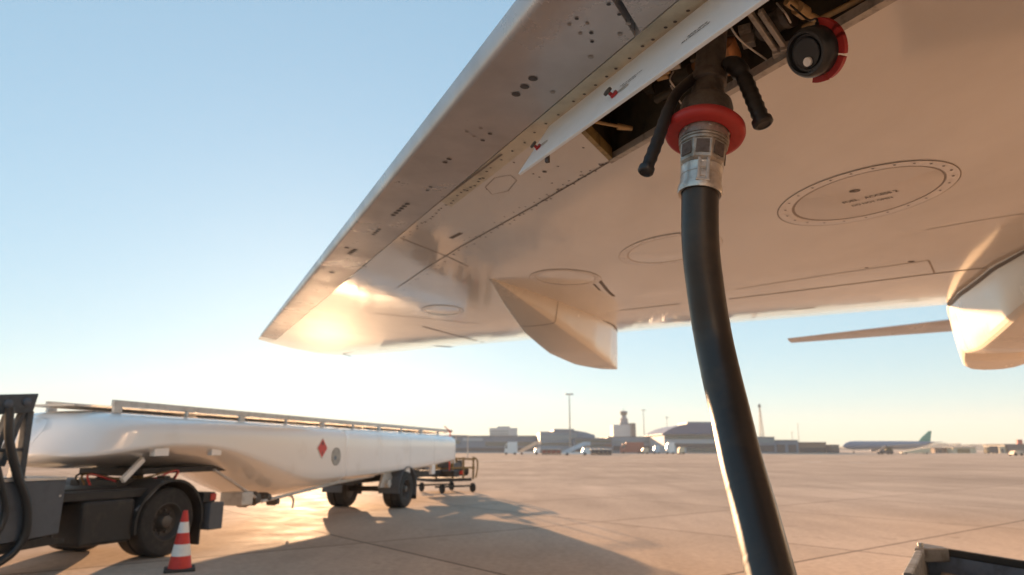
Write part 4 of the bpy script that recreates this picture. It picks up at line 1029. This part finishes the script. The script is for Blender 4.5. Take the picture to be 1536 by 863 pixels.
def pole(u, vt, t, label):
    c = gpt(u, t); z = zat(vt, t); th = thing('lamp_pole', label, 'pole', c)
    mb = MB(); mb.tube([c, c + UP * z], .14, 6); mb.build('pole', M['mast'], th); mb = MB(); mb.box(c + UP * z, (1.2, .5, .25)); mb.build('lamp', M['mast'], th, smooth=0)
pole(1200, 636, 420, 'thin pale lamp pole behind the brown shed'); pole(1190, 648, 470, 'shorter thin lamp pole behind the cargo shed')

# parked airliner
def parked_jet():
    t = 318; a = gpt(1265, t); bq = gpt(1403, t); L = (bq - a).length; X = (bq - a).normalized(); Y = V((-X.y, X.x, 0))
    th = thing('parked_airliner', 'distant airliner with green tail parked side on', 'aircraft', (a + bq) / 2)
    R = 1.9; zc = 3.6; mb = MB(); rows = []; n = 20
    for x, r, dz in [(0, .1, -.5), (.012, .7, -.4), (.035, 1.25, -.2), (.08, 1.75, 0), (.13, R, 0), (.68, R, 0), (.80, 1.55, .3), (.9, .95, .8), (.97, .45, 1.2), (1.0, .15, 1.4)]:
        rows.append([a + X * (x * L) + Y * (r * cos(2 * pi * k / n)) + UP * (zc + dz + r * sin(2 * pi * k / n)) for k in range(n + 1)])
    mb.grid(rows); mb.build('fuselage', M['jetblue'], th, smooth=50)
    def fin(pts, th_, m, name, off):
        mb = MB(); mb.prism(pts, off); mb.build(name, m, th, smooth=0)
    Zt = zat(646.5, t)
    fin([a + X * (L * .82) + UP * 5.0 - Y * .15, a + X * (L * .955) + UP * 5.0 - Y * .15, a + X * (L * .985) + UP * Zt - Y * .15, a + X * (L * .955) + UP * Zt - Y * .15, a + X * (L * .88) + UP * 7.6 - Y * .15], 0, M['jetgreen'], 'tail_fin', Y * .3)
    for sg in (-1, 1):
        fin([a + X * (L * .91) + UP * 4.5, a + X * (L * .97) + UP * 4.5, a + X * (L * 1.02) + Y * (sg * 5) + UP * 5.0, a + X * (L * .99) + Y * (sg * 5) + UP * 5.0], 0, M['jetblue'], 'stabiliser', UP * .18)
        fin([a + X * (L * .36) + UP * 2.7, a + X * (L * .53) + UP * 2.7, a + X * (L * .64) + Y * (sg * 15) + UP * 4.0, a + X * (L * .60) + Y * (sg * 15) + UP * 4.0], 0, M['wall_pale'], 'wing', UP * .25)
        mb = MB(); c = a + X * (L * .36) + Y * (sg * 5.5) + UP * 1.7; mb.lathe(c, X, [(0, .5), (0, .95), (.5, 1.05), (2.2, 1.0), (3.4, .6), (3.5, 0)], 16); mb.build('engine', M['jetblue'], th)
        mb = MB(); c = a + X * (L * .5) + Y * (sg * 2.2); mb.tube([c + UP * .5, c + UP * 2.4], .12, 6); mb.lathe(c + UP * .55 - Y * .25, Y, [(0, 0), (0, .55), (.5, .55), (.5, 0)], 12, 1); mb.build('landing_gear', [M['mast'], M['tyre']], th)
    mb = MB(); c = a + X * (L * .11); mb.tube([c + UP * .4, c + UP * 2.2], .1, 6); mb.lathe(c + UP * .4 - Y * .15, Y, [(0, 0), (0, .4), (.3, .4), (.3, 0)], 12, 1); mb.build('landing_gear', [M['mast'], M['tyre']], th)
parked_jet()

# ground vehicles, each with body, cab and wheels
def veh_wheels(th, a, X, Y, xs, w, r):
    for x in xs:
        for y in (0, w): mb = MB(); mb.lathe(a + X * x + Y * y + UP * r - Y * .1, Y, [(0, 0), (0, r), (.2, r), (.2, 0)], 12); mb.build('wheel', M['tyre'], th)
def stairs_truck(u0, u1, vt, vb, label, m, flip=False):
    t = CAMH / -ray(768, vb).z; a = gpt(u0, t); b_ = gpt(u1, t); L = (b_ - a).length; X = (b_ - a).normalized(); Y = V((-X.y, X.x, 0)); H = zat(vt, t)
    th = thing('stairs_truck', label, 'stairs truck', (a + b_) / 2, 'passenger stairs trucks on the apron')
    def P(x, y, z): return a + X * ((1 - x) * L if flip else x * L) + Y * y + UP * z
    mb = MB(); mb.prism([P(0, 0, .35), P(1, 0, .35), P(1, 0, 1.0), P(0, 0, .8)], Y * 2.2); mb.build('chassis', M['vanwhite'], th, smooth=0)
    mb = MB(); mb.prism([P(.0, .1, .5), P(.12, .1, .5), P(.86, .1, H - 1.0), P(1.0, .1, H - 1.0), P(1.0, .1, H - .6), P(.8, .1, H - .6)], Y * 2.0); mb.build('stairway', m, th, smooth=0)
    for y in (.05, 2.1): mb = MB(); mb.prism([P(.0, y, 1.0), P(.06, y, 1.0), P(.84, y, H - .5), P(1.0, y, H - .5), P(1, y, H), P(.78, y, H)], Y * .06); mb.build('side_panel', m, th, smooth=0)
    mb = MB(); mb.prism([P(.70, .2, 1.0), P(.98, .2, 1.0), P(.98, .2, 2.1), P(.76, .2, 2.1)], Y * 1.8); mb.build('cab', M['vanwhite'], th, smooth=0)
    for x in (.86, .95): mb = MB(); mb.beam(P(x, 1.1, .9), P(x, 1.1, H - .9), .15, .15, X); mb.build('post', M['mast'], th, smooth=0)
    veh_wheels(th, a, X, Y, [L * .18, L * .8], 2.2, .4)
stairs_truck(776, 812, 662, 682.3, 'cream passenger stairs truck left of the blue grey hall', M['stairtan'])
stairs_truck(843, 886, 663, 683.2, 'pale blue passenger stairs truck below the tall floodlight', M['stairblue'])
def van(u0, u1, vt, vb, label, cat, m, name, cabm=None, group=None):
    t = CAMH / -ray(768, vb).z; a = gpt(u0, t); b_ = gpt(u1, t); L = (b_ - a).length; X = (b_ - a).normalized(); Y = V((-X.y, X.x, 0)); H = zat(vt, t)
    th = thing(name, label, cat, (a + b_) / 2, group)
    def P(x, y, z): return a + X * x * L + Y * y + UP * z
    mb = MB(); mb.prism([P(0, 0, .4), P(1, 0, .4), P(1, 0, H), P(.28, 0, H), P(.24, 0, H * .98), P(.24, 0, .5)], Y * 2); mb.build('body', m, th, smooth=0, bevel=.06)
    mb = MB(); mb.prism([P(-.02, .05, .4), P(.235, .05, .4), P(.235, .05, H * .86), P(.1, .05, H * .86), P(.0, .05, H * .5)], Y * 1.9); cb = mb.build('cab', cabm or m, th, smooth=0, bevel=.05)
    mb = MB(); mb.prism([P(.05, .04, H * .5), P(.2, .04, H * .5), P(.2, .04, H * .78), P(.11, .04, H * .78)], Y * .012); mb.build('window', M['glass'], cb, smooth=0)
    veh_wheels(th, a, X, Y, [L * .12, L * .8], 2.0, .38)
van(757, 776, 663, 682.6, 'white box van left of the cream stairs truck', 'van', M['vanwhite'], 'box_van')
van(1480, 1498, 669.5, 681, 'dark van between the cream shed and cream kiosk', 'van', M['wall_dark'], 'parked_van', M['yellow'])
van(1520, 1534, 676.5, 684, 'pale pink van in front of the dark depot', 'van', M['stairtan'], 'parked_van')
van(931, 966, 663.5, 680.5, 'long rust red airport lorry below the link building', 'truck', M['shed_red'], 'airport_lorry')
van(1000, 1012, 664, 681, 'white catering truck at the left end of the curved hall', 'truck', M['vanwhite'], 'catering_truck')
van(1018, 1027, 671, 681.5, 'cream van under the curved hall front', 'van', M['wall_cream'], 'parked_van')
van(963, 973, 672, 681, 'yellow tan van right of the rust red lorry', 'van', M['stairtan'], 'parked_van')
van(981, 990, 669, 681, 'pale blue van near the catering truck', 'van', M['stairblue'], 'parked_van')
def cart_train(u0, u1, n, vb, label, m, cover):
    t = CAMH / -ray(768, vb).z
    for k in range(n):
        a = gpt(u0 + (u1 - u0) * k / n, t); b_ = gpt(u0 + (u1 - u0) * (k + .86) / n, t); L = (b_ - a).length; X = V((1, 0, 0)); Y = V((0, 1, 0))
        th = thing('baggage_cart', label, 'baggage cart', (a + b_) / 2, label)
        mb = MB(); mb.box((a + b_) / 2 + UP * .5 + Y * .7, (L, 1.4, .18)); mb.build('deck', M['wall_dark'], th, smooth=0)
        mb = MB(); mb.box((a + b_) / 2 + UP * 1.0 + Y * .7, (L * .9, 1.3, .8)); mb.build('load', m, th, smooth=0)
        mb = MB(); mb.box((a + b_) / 2 + UP * 1.75 + Y * .7, (L, 1.5, .25)); mb.build('canopy', cover, th, smooth=0)
        for x in (.02, .98):
            mb = MB(); mb.beam(a + X * (x * L) + UP * .5 + Y * .7, a + X * (x * L) + UP * 1.7 + Y * .7, .08, 1.3, X); mb.build('end_frame', M['mast'], th, smooth=0)
        veh_wheels(th, a, X, Y, [L * .2, L * .8], 1.4, .25)
cart_train(813, 842, 4, 682.6, 'dark red baggage cart in the row between the two stairs trucks', M['shed_red'], M['wall_pale'])
cart_train(886, 918, 5, 682.8, 'dark baggage cart with white canopy in the row right of the pale blue stairs', M['wall_dark'], M['vanwhite'])
def belt_loader(u0, u1, vt, vb):
    t = CAMH / -ray(768, vb).z; a = gpt(u0, t); b_ = gpt(u1, t); L = (b_ - a).length; X = V((1, 0, 0)); Y = V((0, 1, 0)); H = zat(vt, t)
    th = thing('belt_loader', 'dark belt loader in front of the parked airliner', 'belt loader', (a + b_) / 2)
    mb = MB(); mb.box((a + b_) / 2 + UP * .8 + Y, (L * .9, 2, .9)); mb.build('chassis', M['wall_dark'], th, smooth=0, bevel=.05)
    mb = MB(); mb.prism([a + UP * .9 + Y * .3, a + X * L * .1 + UP * .8 + Y * .3, a + X * L * .62 + UP * (H - .4) + Y * .3, a + X * L * .58 + UP * H + Y * .3], Y * 1.2); mb.build('conveyor', M['wall_dark'], th, smooth=0)
    mb = MB(); mb.prism([a + X * L * .5 + UP * 1.2, a + X * L * .95 + UP * 1.2, a + X * L * .75 + UP * 2.4, a + X * L * .55 + UP * 2.4], Y * 1.5); mb.build('cab', M['scrub'], th, smooth=0)
    veh_wheels(th, a, X, Y, [L * .2, L * .8], 2.0, .42)
belt_loader(1318, 1341, 668.5, 682)
def dolly(u0, u1, vt, vb):
    t = CAMH / -ray(768, vb).z; a = gpt(u0, t); b_ = gpt(u1, t); L = (b_ - a).length; X = V((1, 0, 0)); Y = V((0, 1, 0)); H = zat(vt, t)
    th = thing('cargo_dolly', 'cream wedge shaped cargo dolly below the green tail', 'dolly', (a + b_) / 2)
    mb = MB(); mb.box((a + b_) / 2 + UP * .5 + Y, (L, 2, .25)); mb.build('deck', M['wall_cream'], th, smooth=0)
    mb = MB(); mb.prism([a + UP * .65, b_ + UP * .65, b_ + UP * H, b_ - X * 3 + UP * H * .95], Y * 2); mb.build('tarpaulin', M['wall_cream'], th, smooth=0)
    veh_wheels(th, a, X, Y, [L * .15, L * .85], 2.0, .3)
dolly(1352, 1396, 672.5, 681.5)

# ================================================================== HAZE, SKY, SUN, CAMERA
def build_haze(density):
    mb = MB(); c = [(-1300, -40, -1.2), (1300, -40, -1.2), (1300, 1500, -1.2), (-1300, 1500, -1.2)]
    mb.add(c + [(x, y, 60) for x, y, z in c], [(3, 2, 1, 0), (4, 5, 6, 7), (0, 1, 5, 4), (1, 2, 6, 5), (2, 3, 7, 6), (3, 0, 4, 7)])
    m = bpy.data.materials.new('haze'); m.use_nodes = True; nt = m.node_tree; nt.nodes.clear()
    out = nt.nodes.new('ShaderNodeOutputMaterial'); vol = nt.nodes.new('ShaderNodeVolumePrincipled')
    vol.inputs['Color'].default_value = (.80, .86, .95, 1); vol.inputs['Density'].default_value = density; vol.inputs['Anisotropy'].default_value = .0
    nt.links.new(vol.outputs[0], out.inputs['Volume'])
    tag(mb.build('haze', m, smooth=0), kind='stuff')
HAZE = 0.00035
if HAZE: build_haze(HAZE)

SUN_AZ, SUN_EL = radians(-16.0), radians(7.9)
w = bpy.data.worlds.new('World'); scene.world = w; w.use_nodes = True
nt = w.node_tree; sky = nt.nodes.new('ShaderNodeTexSky'); sky.sky_type = 'NISHITA'; sky.sun_disc = False
sky.sun_elevation = SUN_EL; sky.sun_rotation = SUN_AZ; sky.altitude = 0; sky.air_density = 1.0; sky.dust_density = 0.2; sky.ozone_density = 3.6
bg = nt.nodes['Background']; bg.inputs['Strength'].default_value = .118; SKYG = .36; SKYS = 1.2
gm = nt.nodes.new('ShaderNodeGamma'); gm.inputs[1].default_value = SKYG; hs = nt.nodes.new('ShaderNodeHueSaturation'); hs.inputs['Saturation'].default_value = SKYS
nt.links.new(sky.outputs[0], gm.inputs[0]); nt.links.new(gm.outputs[0], hs.inputs['Color']); tn = nt.nodes.new('ShaderNodeMix'); tn.data_type = 'RGBA'; tn.blend_type = 'MULTIPLY'; tn.inputs[0].default_value = 1; tn.inputs[7].default_value = (.89, 1.0, 1.0, 1)
nt.links.new(hs.outputs[0], tn.inputs[6]); nt.links.new(tn.outputs[2], bg.inputs['Color'])
sd = bpy.data.lights.new('sun', 'SUN'); sd.energy = 5.0; sd.angle = radians(.53); sd.color = (1.0, .62, .345)
so = bpy.data.objects.new('sun', sd); COL.objects.link(so)
dirv = V((sin(SUN_AZ) * cos(SUN_EL), cos(SUN_AZ) * cos(SUN_EL), sin(SUN_EL)))
so.rotation_euler = dirv.to_track_quat('Z', 'Y').to_euler(); so.location = (0, 0, 30)

cd = bpy.data.cameras.new('camera'); cam = bpy.data.objects.new('camera', cd); COL.objects.link(cam)
cd.lens = 24; cd.sensor_width = 36; cd.clip_start = .05; cd.clip_end = 12000
cam.location = (0, 0, CAMH); cam.rotation_euler = (pi / 2 + PITCH, 0, 0)
cd.dof.use_dof = True; cd.dof.focus_distance = 1.95; cd.dof.aperture_fstop = 3.4
scene.camera = cam
vs = scene.view_settings
scene.display_settings.display_device = 'sRGB'
vs.view_transform = 'Standard'; vs.look = 'None'; vs.gamma = 1; vs.exposure = 2.15
scene.render.engine = 'CYCLES'
cy = scene.cycles
cy.use_denoising = True; cy.max_bounces = 8; cy.diffuse_bounces = 4; cy.glossy_bounces = 4; cy.volume_bounces = 0; cy.sample_clamp_indirect = 6
